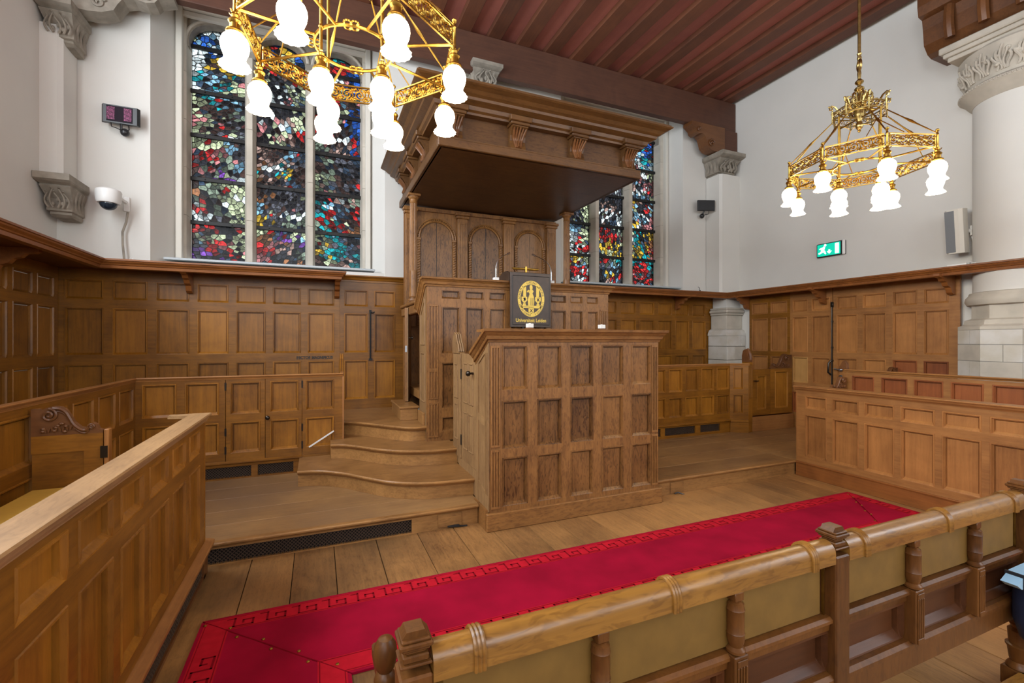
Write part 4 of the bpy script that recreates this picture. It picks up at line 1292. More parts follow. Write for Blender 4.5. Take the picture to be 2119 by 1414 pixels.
# ------------------------------------------------------------------ shelf running round the room
SH = [(0.0, 0.0), (0.0, -0.018), (-0.012, -0.022), (-0.016, -0.034), (-0.036, -0.052), (-0.040, -0.062), (-0.052, -0.068), (-0.056, -0.098), (-0.10, -0.105)]
ls = thing('wall_shelf', 'long moulded oak shelf on the left and back walls, left of the pulpit', 'shelf', (-2.1, 6.22, 2.49))
part('shelf_edge', MB().sweep([(0.0, -5.6, 0), (0.0, 0.0, 0), (2.44, 0.0, 0), (2.44, 0.40, 0)], SH + [(-0.14, -0.07), (-0.14, 0)]), shelf_h, ls)
part('shelf_board', MB().prism([(-0.55, -5.6), (-0.13, -5.6), (-0.13, 0.13), (2.31, 0.13), (2.31, 0.44), (-0.55, 0.44)], 2, -0.07, -0.003), dark_h, ls)
rs = thing('wall_shelf', 'long moulded oak shelf on the back and right walls, right of the pulpit', 'shelf', (6.93, 6.22, 2.49))
part('shelf_edge', MB().sweep([(-3.45, 0, 0), (0, 0, 0), (0, -5.6, 0)], SH + [(-0.14, -0.07), (-0.14, 0)]), shelf_h, rs)
part('shelf_board', MB().prism([(-3.45, 0.13), (0.13, 0.13), (0.13, -3.40), (0.42, -3.20), (0.42, 0.45), (-3.45, 0.45)], 2, -0.07, -0.003), dark_h, rs)


def sbracket(parent, x, y, rot):
    P = [(0, 0), (-0.36, 0), (-0.36, -0.03), (-0.33, -0.045), (-0.27, -0.05), (-0.24, -0.085), (-0.19, -0.10), (-0.16, -0.14), (-0.10, -0.16), (-0.075, -0.22), (-0.03, -0.245), (0, -0.245)]
    part('bracket', MB().prism(P, 0, -0.03, 0.03), shelf_h, parent, loc=(x, y, -0.07), rot=(0, 0, rot))


for x in (-1.42 + 2.1, 0.30 + 2.04):
    sbracket(ls, x, 0.43, 0)
for y in (5.4, 4.0, 2.6):
    sbracket(ls, -0.53, y - 6.22, PI / 2)
sbracket(rs, 6.12 - 6.93, 0.43, 0)
sbracket(rs, 4.4 - 6.93, 0.43, 0)
for y in (6.08, 4.70, 3.13):
    sbracket(rs, 0.36, y - 6.22, -PI / 2)

# ================================================================== STALLS
def bevel_top(parent, x0, x1, z1, dep_f, dep_b, mat, name='top_board', cut=0.055):
    prof = [(-dep_b, 0), (dep_f, 0), (dep_f + 0.004, -0.008), (dep_f, -0.016), (dep_f - 0.008, -0.020), (dep_f - 0.014, -0.034), (0.006, -cut + 0.006), (0.004, -cut), (-0.03, -cut), (-0.03, -0.02), (-dep_b, -0.02)]
    return part(name, MB().sweep([(x0, 0, z1), (x1, 0, z1)], prof), mat, parent)


# left front stall (faces +X)
L1 = thing('left_front_stall', 'nearest panelled oak stall front on the left, wide top board', 'stall', (-0.70, 0.70, 0), rotz=PI / 2)
e = 3.65 - 0.70
xsL = [(1.548 - 0.7 - 0.335 * 2, 1.81 - 0.7 - 0.335 * 2), (1.548 - 0.7 - 0.335, 1.81 - 0.7 - 0.335), (1.548 - 0.7, 1.81 - 0.7), (1.881 - 0.7, 2.149 - 0.7), (2.222 - 0.7, 2.475 - 0.7), (2.55 - 0.7, 2.838 - 0.7), (2.91 - 0.7, 3.17 - 0.7), (3.255 - 0.7, 3.509 - 0.7)]
panelling(L1, 0.0, e, 0.25, 1.06, xsL, [(0.305, 0.80), (0.875, 1.03)], amber_h, amber_v)
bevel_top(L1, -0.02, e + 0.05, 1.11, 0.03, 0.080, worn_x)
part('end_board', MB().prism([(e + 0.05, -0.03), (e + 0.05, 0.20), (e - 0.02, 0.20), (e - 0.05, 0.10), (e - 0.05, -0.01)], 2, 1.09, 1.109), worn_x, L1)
part('end_post', MB().box(e, e + 0.018, -0.002, 0.05, 0.2, 1.06), amber_v, L1)
part('ledge', MB().sweep([(0, 0, 0.25), (e + 0.06, 0, 0.25)], [(-0.03, 0), (0.004, 0), (0.045, -0.010), (0.050, -0.020), (0.045, -0.045), (0.010, -0.055), (-0.03, -0.055)]), orange_h, L1)
part('base_board', MB().box(0.0, e + 0.04, 0.0, 0.03, 0.0, 0.02).box(e - 0.02, e + 0.10, 0.0, 0.03, 0.0, 0.19), dark_h, L1)
grille(L1, 0.3, e - 0.02, 0.012, 0.02, 0.195)
part('inner_floor', MB().box(0, e, 0.06, 0.90, 0.0, 0.25), dark_h, L1)

# left rear stall: along the left side, then turning along the back wall with low doors
DZ = [(0.437, 0.76), (0.841, 1.173)]
L2 = thing('left_rear_stall', 'second panelled stall row at the left, one step higher', 'stall', (-1.62, 0.70, 0), rotz=PI / 2)
panelling(L2, 0.0, 4.80, 0.25, 1.205, [(4.80 - 0.42 * (i + 1) + 0.03, 4.80 - 0.42 * i - 0.055) for i in range(11)][::-1], [(0.437, 0.76), (0.841, 1.15)], amber_h, amber_v)
bevel_top(L2, 0.0, 4.81, 1.24, 0.008, 0.03, orange_h, cut=0.04)
part('stall_floor', MB().box(0, 4.8, 0.04, 1.0, 0.0, 0.25), dark_h, L2)
# bench seat with mustard cushion between the two rows
sb = thing('stall_bench', 'bench behind the nearest left stall front', 'bench', (-1.60, 0.70, 0.25))
part('seat_board', MB().box(0.0, 0.44, 0, 2.99, 0.31, 0.36, c=0.005).box(0.38, 0.40, 0, 2.99, 0.0, 0.31), amber_h, sb)
single('seat_cushion', MB().box(-1.60, -1.15, 0.70, 3.69, 0.612, 0.70, c=0.02), cushion, 'mustard yellow seat cushion on the left stall bench', 'cushion')
g = thing('stall_gate', 'carved oak gate end at the far end of the mustard cushion', 'gate', (-1.60, 3.70, 0.62))
part('gate_frame', MB().box(0, 0.345, 0, 0.028, 0.29, 0.40).box(0.25, 0.345, 0.001, 0.028, 0, 0.29).box(0, 0.25, 0.012, 0.026, 0, 0.29), amber_h, g)
part('corner_board', MB().box(0.0, 0.04, 0.001, 0.028, 0.40, 0.555), dark_carve, g)
c_ = crest(g, 0.345, 0.18, 0.03, dark_carve)
c_.location = (0.0, -0.001, 0.398)
part('post', MB().box(0.352, 0.378, -0.01, 0.04, -0.37, 0.42, c=0.004), orange_v, g)
part('hinge', MB().box(0.335, 0.372, -0.013, 0.0, 0.24, 0.315), darkm, g)

# back left stall with low doors (faces the camera)
B1 = thing('back_left_stall', 'panelled stall front with low doors along the back left wall', 'stall', (-1.62, 5.50, 0))
panelling(B1, 0.0, 0.745, 0.36, 1.205, [(0.05, 0.33), (0.40, 0.69)], DZ, amber_h, amber_v, fname='fixed_frame')
panelling(B1, 0.752, 1.107, 0.36, 1.205, [(0.79, 1.065)], DZ, amber_h, amber_v, fname='door_leaf')
panelling(B1, 1.113, 1.462, 0.36, 1.205, [(1.155, 1.432)], DZ, amber_h, amber_v, fname='door_leaf')
panelling(B1, 1.468, 1.877, 0.36, 1.205, [(1.50, 1.79)], DZ, amber_h, amber_v, fname='fixed_frame')
bevel_top(B1, -0.02, 1.885, 1.24, 0.008, 0.03, orange_h, cut=0.04)
part('ledge', MB().sweep([(0, 0, 0.36), (1.46, 0, 0.36)], [(-0.03, 0), (0.01, 0), (0.03, -0.012), (0.03, -0.022), (0.012, -0.035), (0.008, -0.06), (-0.03, -0.06)]), amber_h, B1)
part('base_board', MB().box(0.0, 1.45, 0.0, 0.03, 0.17, 0.185).box(0.0, 0.45, 0.0, 0.03, 0.185, 0.30).box(0.98, 1.04, 0.0, 0.03, 0.185, 0.30).box(1.38, 1.45, 0.0, 0.03, 0.185, 0.30).box(1.451, 1.876, 0.002, 0.03, 0.171, 0.359), amber_h, B1)
grille(B1, 0.45, 1.38, 0.012, 0.185, 0.30)
part('end_post', MB().box(1.877, 1.895, -0.002, 0.10, 0.3, 1.205), orange_v, B1)
kb = MB().lathe([(0.010, 0), (0.010, -0.02), (0.021, -0.03), (0.023, -0.042), (0.012, -0.054), (0.001, -0.056)], 1.135, 0.0, 0.79, 12, 1)
part('door_knob', kb, darkm, B1, smooth=True)
hg = MB()
for zz in (0.47, 0.66, 1.13):
    for xh in (0.748, 1.466): hg.box(xh - 0.008, xh + 0.008, -0.005, 0.002, zz - 0.04, zz + 0.04)
part('hinge', hg, darkm, B1)
cc = MB().prism([(0.02, 1.23), (0.40, 1.23), (0.40, 1.30), (0.30, 1.36), (0.20, 1.40), (0.13, 1.44), (0.06, 1.44), (0.02, 1.40)], 0, 1.855, 1.89)
for q in (1.862, 1.884):
    cc.tube([(q, 0.02, 1.26), (q, 0.015, 1.40), (q, 0.07, 1.45), (q, 0.14, 1.44), (q, 0.2, 1.395), (q, 0.3, 1.365), (q, 0.4, 1.30)], 0.008, 6)
part('carved_crest', cc, amber_v, B1, smooth=True)
single('stair_handrail', MB().box(-0.02, 0.02, 0, 0.02, 0, 0.02).prism([(-0.09, 0.445), (-0.08, 0.435), (0.17, 0.592), (0.165, 0.604)], 1, 5.475, 5.495), whitep,
       'thin white edging strip sloping above the steps on the back left stall', 'strip')
bb = bpy.data.objects['stair_handrail']
# keep only the sloping strip
me = MB().prism([(-0.09, 0.445), (-0.08, 0.435), (0.17, 0.592), (0.165, 0.604)], 1, 5.475, 5.495).mesh('white_strip', whitep)
bb.data = me; bb.name = 'white_strip'

# back right stall
B2 = thing('back_right_stall', 'panelled stall front along the back wall right of the pulpit', 'stall', (3.45, 5.30, 0))
bx = [(4.741 - 3.45 + 0.3145 * i, 4.997 - 3.45 + 0.3145 * i) for i in range(-4, 4)]
panelling(B2, 0.0, 2.51, 0.375, 1.215, bx, [(0.467, 0.761), (0.844, 1.184)], amber_h, amber_v)
bevel_top(B2, -0.0, 2.52, 1.25, 0.008, 0.03, orange_h, cut=0.035)
part('ledge', MB().sweep([(0, 0, 0.375), (2.51, 0, 0.375)], [(-0.03, 0), (0.01, 0), (0.03, -0.012), (0.03, -0.022), (0.012, -0.035), (0.008, -0.05), (-0.03, -0.05)]), amber_h, B2)
part('base_board', MB().box(0, 2.51, 0, 0.03, 0.17, 0.21).box(0, 1.02, 0, 0.03, 0.21, 0.33).box(1.14, 1.22, 0, 0.03, 0.21, 0.33).box(1.80, 1.90, 0.0, 0.03, 0.21, 0.33).box(2.30, 2.51, 0, 0.03, 0.21, 0.33), amber_h, B2)
grille(B2, 1.02, 1.14, 0.012, 0.21, 0.33); grille(B2, 1.22, 1.80, 0.012, 0.21, 0.33); grille(B2, 1.90, 2.30, 0.012, 0.21, 0.33)
# angled corner section, gate post
B3 = thing('corner_stall_end', 'angled end of the back right stall with carved post', 'stall', (5.96, 5.30, 0), rotz=-math.radians(32))
panelling(B3, 0.0, 0.27, 0.375, 1.215, [(0.05, 0.20)], [(0.467, 0.761), (0.844, 1.184)], amber_h, amber_v)
bevel_top(B3, 0.0, 0.29, 1.25, 0.008, 0.03, orange_h, cut=0.035)
part('base_board', MB().box(0, 0.27, -0.02, 0.03, 0.17, 0.33).box(0, 0.27, -0.03, 0.03, 0.33, 0.375, c=0.006), amber_h, B3)
pp = thing('gate_post', 'fluted oak gate post with carved top at the corner stall', 'post', (6.19, 5.16, 0.17))
part('post', MB().box(0, 0.10, 0, 0.12, 0, 1.10, c=0.006), amber_v, pp)
fm = MB(); flutes(fm, 0.01, 0.09, 0.55, 1.05, 0.0, 3, 0.008)
part('fluting', fm, amber_v, pp)
cm_ = MB().prism([(0, 0), (0.12, 0), (0.12, 0.10), (0.10, 0.18), (0.06, 0.20), (0.03, 0.17), (0.02, 0.10), (0, 0.06)], 0, 0.0, 0.09)
cm_.tube([(0.045, 0.0, 0.03), (0.045, 0.0, 0.12), (0.045, 0.05, 0.20), (0.045, 0.11, 0.17)], 0.02, 8)
c_ = part('carved_crest', cm_, dark_carve, pp, smooth=True); c_.location = (0.005, 0, 1.10)
gt = thing('low_gate', 'pair of low panelled gates between corner stall and right wall', 'gate', (6.30, 5.19, 0.17))
part('kick_board', MB().box(0, 0.95, -0.02, 0.03, 0, 0.23, c=0.004), orange_h, gt)
panelling(gt, 0.01, 0.42, 0.25, 0.98, [(0.12, 0.33)], [(0.34, 0.88)], amber_h, amber_v, fname='gate_leaf')
panelling(gt, 0.425, 0.93, 0.25, 0.98, [(0.53, 0.84)], [(0.34, 0.94)], amber_h, amber_v, fname='gate_leaf')
part('gate_knob', MB().tube([(0.05, 0, 0.80), (0.05, -0.04, 0.80)], 0.008, 6).tube([(0.05, -0.04, 0.80), (0.10, -0.045, 0.80)], 0.010, 6), darkm, gt, smooth=True)
c_ = crest(gt, 0.50, 0.24, 0.03, dark_carve); c_.scale = (-1, 1, 1); c_.location = (0.93, 0, 0.98)

# right front stall (faces -X)
RXS = [(0.095, 0.345)] + [(0.403 + 0.327 * i, 0.677 + 0.327 * i) for i in range(8)]
R1 = thing('right_front_stall', 'nearest panelled stall front on the right with moulded top', 'stall', (5.29, 3.73, 0), rotz=-PI / 2)
panelling(R1, 0.0, 3.1, 0.17, 1.01, RXS, [(0.237, 0.735), (0.806, 0.956)], orange_h, orange_v)
bevel_top(R1, -0.03, 3.1, 1.065, 0.035, 0.12, orange_h)
part('base_board', MB().box(-0.01, 3.1, -0.015, 0.03, 0, 0.15, c=0.003).sweep([(-0.02, -0.015, 0.17), (3.1, -0.015, 0.17)], [(-0.03, 0), (0.004, 0), (0.012, -0.008), (0.006, -0.022), (-0.03, -0.022)]), shelf_h, R1)
part('end_post', MB().box(-0.012, 0.0, 0.0, 0.06, 0.17, 1.01), orange_v, R1)
part('inner_floor', MB().box(0, 3.1, 0.05, 0.88, 0.0, 0.17), dark_h, R1)
R2 = thing('right_rear_stall', 'second stall row on the right with reddish panels', 'stall', (6.20, 3.73, 0), rotz=-PI / 2)
panelling(R2, 0.0, 3.1, 0.17, 1.20, [(0.075, 0.325)] + [(0.40 + 0.327 * i, 0.665 + 0.327 * i) for i in range(8)], [(0.30, 0.74), (0.82, 1.165)], orange_h, red_v)
bevel_top(R2, -0.01, 3.1, 1.24, 0.008, 0.03, orange_h, cut=0.035)
part('inner_floor', MB().box(0, 3.1, 0.05, 1.0, 0.0, 0.17), dark_h, R2)
sb = thing('stall_bench', 'bench behind the nearest right stall front', 'bench', (5.75, 0.70, 0.17))
part('seat_board', MB().box(0.0, 0.43, 0, 2.99, 0.40, 0.45, c=0.005).box(0.05, 0.07, 0, 2.99, 0.0, 0.40), orange_h, sb)
single('seat_cushion', MB().box(5.75, 6.19, 0.70, 3.69, 0.622, 0.70, c=0.02), cushion, 'mustard seat cushion behind the nearest right stall front', 'cushion')


def far_gate(x, y, L_, label, z0=0.62, zt=1.00):
    g = thing('stall_gate', label, 'gate', (x, y, z0))
    part('gate_board', MB().box(-L_, 0, 0, 0.028, 0.0, zt - z0).box(-L_, -L_ + 0.05, -0.004, 0.03, -0.45, zt - z0), amber_h, g)
    c = crest(g, L_, 0.15, 0.03, dark_carve)
    c.scale = (-1, 1, 1); c.location = (0, 0, zt - z0)
    return g


far_gate(6.17, 3.70, 0.30, 'carved gate end between the two right stall rows')
far_gate(7.26, 3.70, 0.34, 'carved gate end between right rear stall and the double door', zt=1.10)
cr2 = thing('stall_crest', 'small carved crest on the end of the right rear stall', 'carving', (6.20, 3.72, 1.24))
m_ = MB().prism([(0, 0), (0.0, 0.10), (0.03, 0.16), (0.06, 0.19), (0.10, 0.17), (0.11, 0.12), (0.13, 0.08), (0.16, 0.06), (0.16, 0)], 0, 0.0, 0.05)
for q in (0.01, 0.04): m_.tube([(q, 0.0, 0.02), (q, 0.01, 0.13), (q, 0.06, 0.19), (q, 0.10, 0.15), (q, 0.15, 0.06)], 0.012, 6)
part('crest_body', m_, dark_carve, cr2, smooth=True).scale = (1, 0.55, 0.55)

# ================================================================== CARPET
CP = thing('red_carpet', 'crimson carpet runner with key border laid along the centre aisle', 'carpet', (0, 0, 0))
XA, XB, YA, YC = -0.60, 5.14, 2.32, 3.075
SW = 0.75
th = 0.012
strips = [
    ('runner', [(XA, YC), (XB, YC), (XB - SW, YA), (XA + SW, YA)]),
    ('left_strip', [(XA, YC), (XA + SW, YA), (XA + SW, -1.2), (XA, -1.2)]),
    ('right_strip', [(XB, YC), (XB, -1.2), (XB - SW, -1.2), (XB - SW, YA)]),
]
for n_, P in strips:
    c0 = (sum(p[0] for p in P) / len(P), sum(p[1] for p in P) / len(P))
    part(n_, MB().prism([(p[0] + (c0[0] - p[0]) * 0.0008, p[1] + (c0[1] - p[1]) * 0.004) for p in P], 2, 0.0005, th), felt, CP)
KEY = [(0, 0), (0, 1), (0.75, 1), (0.75, 0.35), (0.38, 0.35), (0.38, 0.62), (0.38, 0.35), (0.75, 0.35), (0.75, 1), (1.0, 1), (1.0, 0), (1.25, 0)]


def border(a, b, inward, s0=0.0, s1=0.0):
    """key border along the edge a->b, 'inward' is the unit normal into the carpet; ends are mitred"""
    a = Vector((*a, 0)); b = Vector((*b, 0)); n = Vector((*inward, 0)); d = (b - a).normalized(); L_ = (b - a).length
    def P(s_, t_, z_): 
        v = a + d * s_ + n * t_
        return (v.x, v.y, z_)
    band = MB(); o0, o1 = 0.018, 0.150
    def quad(mb, s_0, s_1, t0, t1, z_, m0=0.0, m1=0.0):
        mb.add([P(s_0 + m0 * t0, t0, z_), P(s_1 - m1 * t0, t0, z_), P(s_1 - m1 * t1, t1, z_), P(s_0 + m0 * t1, t1, z_)], [(0, 1, 2, 3)])
    quad(band, 0, L_, o0, o1, th + 0.0010, s0, s1)
    part('border_band', band, felt_b, CP)
    ky = MB()
    for (t0, t1) in ((0.026, 0.030), (0.138, 0.143)):
        quad(ky, 0, L_, t0, t1, th + 0.0018, s0, s1)
    pit = 0.165; k0 = 0.045; hh = 0.080; lw = 0.011
    s_ = o1 * abs(s0) + 0.02
    end = L_ - o1 * abs(s1) - pit
    while s_ < end:
        segs = [((0, 0), (0, 1)), ((0, 1), (0.72, 1)), ((0.72, 1), (0.72, 0.36)), ((0.72, 0.36), (0.34, 0.36)), ((0.34, 0.36), (0.34, 0.66)), ((0, 0), (-0.28, 0)), ((-0.28, 0), (-0.28, 0.0))]
        for (p, q) in segs:
            x0, x1 = sorted((p[0], q[0])); y0, y1 = sorted((p[1], q[1]))
            if x1 - x0 < 1e-6 and y1 - y0 < 1e-6: continue
            quad(ky, s_ + x0 * pit * 0.78 - lw / 2, s_ + x1 * pit * 0.78 + lw / 2, k0 + y0 * hh - lw / 2, k0 + y1 * hh + lw / 2, th + 0.0018)
        s_ += pit
    part('key_pattern', ky, felt_k, CP)


border((XA, YC), (XB, YC), (0, -1), 1.0, 1.0)
border((XA + SW, YA), (XB - SW, YA), (0, 1), -1.0, -1.0)
border((XA, -1.2), (XA, YC), (1, 0), 0.0, 1.0)
border((XB, YC), (XB, -1.2), (-1, 0), 1.0, 0.0)
border((XA + SW, YA), (XA + SW, -1.2), (-1, 0), -1.0, 0.0)
border((XB - SW, -1.2), (XB - SW, YA), (1, 0), 0.0, -1.0)
tk = MB().lathe([(0.009, 0), (0.009, 0.003), (0.006, 0.006), (0.001, 0.007)], 0, 0, 0, 10).mesh('brass_tack', brass)
for (a, b) in (((-0.58, 3.05), (0.13, 2.34)), ((5.10, 3.05), (4.41, 2.34))):
    for k in range(8):
        u = (k + 0.3) / 8; s_ = 0.022 if k % 2 else -0.022
        part('brass_tack', tk, None, CP, loc=(a[0] + (b[0] - a[0]) * u + s_, a[1] + (b[1] - a[1]) * u + s_ * 0.3, th))
    sm = MB(); 
    sm.tube([(a[0] + (b[0] - a[0]) * i / 10, a[1] + (b[1] - a[1]) * i / 10 + 0.003 * math.sin(i * 1.7), th) for i in range(11)], 0.0035, 4)
    part('seam', sm, felt_k, CP)

# ================================================================== FOREGROUND BENCH
BN = thing('oak_bench', 'long oak bench seen from behind with olive leather back pads', 'bench', (0.20, 1.04, 0))
posts = [0.0, 1.455, 2.79]
fin = lambda: [(0.030, 0.0)]
for px_ in posts:
    pb = MB().box(-0.037, 0.037, -0.037, 0.037, 0.0 if px_ > 99 else 0.30, 0.865, c=0.005)
    part('post', pb, bench_v, BN, loc=(px_, 0, 0))
    cap = MB()
    for (a, z0, z1) in ((0.040, 0.865, 0.872), (0.033, 0.872, 0.888), (0.027, 0.888, 0.897), (0.035, 0.897, 0.905), (0.042, 0.905, 0.917), (0.036, 0.917, 0.924)):
        a *= 0.88
        cap.box(-a, a, -a, a, z0, z1, c=0.003)
    cap.prism([(-0.030, 0.924), (0.030, 0.924), (0.020, 0.938), (-0.020, 0.938)], 1, -0.022, 0.022)
    part('post_cap', cap, bench_v, BN, loc=(px_, 0, 0.02))
    lg = MB().lathe([(0.030, 0.30), (0.034, 0.29), (0.028, 0.275), (0.040, 0.262), (0.036, 0.20), (0.047, 0.196), (0.047, 0.188), (0.041, 0.18), (0.034, 0.125), (0.030, 0.12), (0.036, 0.112), (0.044, 0.10), (0.046, 0.092), (0.030, 0.085)], 0, 0, 0, 20)
    lg.box(-0.045, 0.045, -0.05, 0.05, 0.0, 0.088, c=0.005)
    part('leg', lg, bench_v, BN, smooth=True, loc=(px_, 0, 0))
    lf_ = MB().lathe([(0.030, 0.36), (0.034, 0.33), (0.028, 0.275), (0.040, 0.262), (0.036, 0.20), (0.047, 0.196), (0.041, 0.18), (0.034, 0.125), (0.044, 0.10), (0.030, 0.085)], 0, 0.46, 0, 16)
    lf_.box(-0.045, 0.045, 0.41, 0.51, 0.0, 0.088, c=0.005)
    part('leg', lf_, bench_v, BN, smooth=True, loc=(px_, 0, 0))
for a, b in zip(posts[:-1], posts[1:]):
    rl = MB()
    prof = []
    n = 12
    prof = [(0.036 * math.cos(PI * i / n), 0.876 + 0.038 * math.sin(PI * i / n)) for i in range(n + 1)] + [(-0.036, 0.842), (-0.028, 0.838), (0.028, 0.838), (0.036, 0.842)]
    rl.prism(prof, 0, a + 0.037, b - 0.037)
    part('top_rail', rl, bench_h, BN, smooth=True)
    for u in (0.10, 0.50, 0.90):
        xr = a + (b - a) * u
        rg = MB()
        for dx in (-0.010, 0.0, 0.010):
            pts = [(xr + dx, 0.039 * math.cos(PI * i / 12), 0.876 + 0.042 * math.sin(PI * i / 12)) for i in range(13)]
            pts = [(xr + dx, 0.039, 0.84)] + pts + [(xr + dx, -0.039, 0.84)]
            rg.tube(pts, 0.0055, 6)
        part('rail_ring', rg, bench_h, BN, smooth=True)
    part('back_pad', MB().box(a + 0.055, b - 0.060, -0.004, 0.05, 0.655, 0.836, c=0.012), leather, BN)
    part('middle_rail', MB().sweep([(a + 0.037, -0.012, 0.655), (b - 0.037, -0.012, 0.655)], [(-0.05, 0), (0.004, 0), (0.014, -0.008), (0.014, -0.018), (0.004, -0.026), (0.0, -0.05), (-0.05, -0.05)]), bench_v, BN)
    part('gap_trim', MB().box(b - 0.058, b - 0.052, -0.008, 0.0, 0.66, 0.83), brass_d, BN)
    L3 = (b - a) / 3
    for k in range(3):
        xa_, xb_ = a + L3 * k + 0.030, a + L3 * (k + 1) - 0.030
        me = panel_mesh(xb_ - xa_, 0.145, bench_d)
        part('lower_panel', me, None, BN, loc=(xa_, -0.003, 0.460))
        if k:
            xc = a + L3 * k
            pc = MB().box(xc - 0.028, xc + 0.028, -0.044, 0.03, 0.455, 0.6555, c=0.003)
            flutes(pc, xc - 0.020, xc + 0.020, 0.475, 0.625, -0.044, 3, 0.004)
            part('fluted_block', pc, bench_v, BN)
            bl_ = MB().lathe([(0.020, 0.655), (0.028, 0.660), (0.028, 0.668), (0.019, 0.676), (0.022, 0.684), (0.026, 0.70), (0.0255, 0.715), (0.027, 0.717), (0.025, 0.720), (0.025, 0.785), (0.027, 0.788), (0.025, 0.792), (0.024, 0.806), (0.016, 0.810), (0.017, 0.815)], xc, -0.020, 0, 18)
            bl_.box(xc - 0.018, xc + 0.018, -0.036, 0.0, 0.815, 0.842, c=0.002)
            part('baluster', bl_, bench_v, BN, smooth=True)
    part('lower_rail', MB().box(a + 0.037, b - 0.037, -0.020, 0.03, 0.345, 0.452, c=0.005).sweep([(a + 0.037, -0.02, 0.452), (b - 0.037, -0.02, 0.452)], [(-0.03, 0.008), (0.0, 0.006), (0.010, -0.006), (0.010, -0.020), (-0.002, -0.028), (-0.03, -0.028)]), bench_v, BN)
part('seat', MB().box(posts[0], posts[-1], 0.04, 0.52, 0.36, 0.44, c=0.01), leather, BN)
part('stretcher', MB().box(posts[0] - 0.02, posts[-1] + 0.02, -0.10, -0.01, 0.03, 0.088, c=0.004), bench_h, BN)
part('floor_rail', MB().box(posts[0], posts[-1], 0.43, 0.49, 0.02, 0.07, c=0.004), bench_h, BN)
ar = MB().lathe([(a_ * 0.80, b_) for a_, b_ in [(0.022, 0.40), (0.022, 0.70), (0.030, 0.715), (0.036, 0.735), (0.030, 0.748), (0.022, 0.756), (0.030, 0.766), (0.036, 0.785), (0.038, 0.803), (0.034, 0.823), (0.022, 0.838), (0.002, 0.843)]], -0.040, 0.17, 0, 20)
part('arm_finial', ar, bench_v, BN, smooth=True)
part('arm_rail', MB().box(-0.045, -0.015, 0.0, 0.45, 0.62, 0.66, c=0.006), bench_v, BN)

# bag at the right edge
BG = thing('blue_bag', 'dark navy bag with pale blue strap at the right end of the bench', 'bag', (2.86, 0.93, 0.0))
bgm = MB()
vs = []; n = 14
for j, (zz, rx, ry) in enumerate(((0.27, 0.05, 0.04), (0.31, 0.09, 0.07), (0.39, 0.12, 0.09), (0.49, 0.13, 0.09), (0.575, 0.12, 0.075), (0.600, 0.09, 0.05))):
    for i in range(n):
        a = 2 * PI * i / n
        vs.append((0.03 + rx * math.cos(a) * (1 + 0.06 * math.sin(3 * a + j)), ry * math.sin(a), zz))
fs = [(j * n + i, j * n + (i + 1) % n, (j + 1) * n + (i + 1) % n, (j + 1) * n + i) for j in range(5) for i in range(n)] + [tuple(range(n - 1, -1, -1)), tuple(5 * n + i for i in range(n))]
bgm.add(vs, fs)
part('bag_body', bgm, navy, BG, smooth=True)
part('piping', MB().tube([(-0.085, -0.02, 0.50), (-0.06, -0.05, 0.56), (-0.02, -0.06, 0.60), (0.03, -0.05, 0.62)], 0.010, 6), royal, BG, smooth=True)
part('strap', MB().prism([(-0.29, 0.622), (-0.22, 0.652), (0.06, 0.660), (0.06, 0.606), (-0.25, 0.598)], 1, -0.03, 0.02), paleblue, BG)
part('strap_buckle', MB().box(-0.243, -0.234, -0.034, 0.024, 0.594, 0.654), blackp, BG)

# ================================================================== CHANDELIERS
RO = 0.56
GLOBE = [(0.030, 0.105), (0.036, 0.100), (0.046, 0.088), (0.062, 0.068), (0.070, 0.045), (0.0715, 0.022), (0.067, -0.005), (0.058, -0.030), (0.053, -0.048), (0.055, -0.064), (0.064, -0.082), (0.076, -0.096), (0.079, -0.100), (0.070, -0.099), (0.050, -0.085), (0.001, -0.06)]
GLOBE = [(r_ * 0.86, z_ * 0.78) for r_, z_ in GLOBE]
globe_me = MB().lathe(GLOBE, 0, 0, 0, 30, wob=(15, 0.035, lambda h: h < -0.055)).mesh('glass_shade', globe, True)
holder_me = MB().lathe([(0.034, 0.100), (0.036, 0.112), (0.040, 0.116), (0.038, 0.124), (0.024, 0.134), (0.022, 0.155), (0.026, 0.160), (0.030, 0.168), (0.026, 0.176), (0.014, 0.186), (0.018, 0.196), (0.010, 0.206)], 0, 0, 0, 16).mesh('lamp_holder', brass, True)


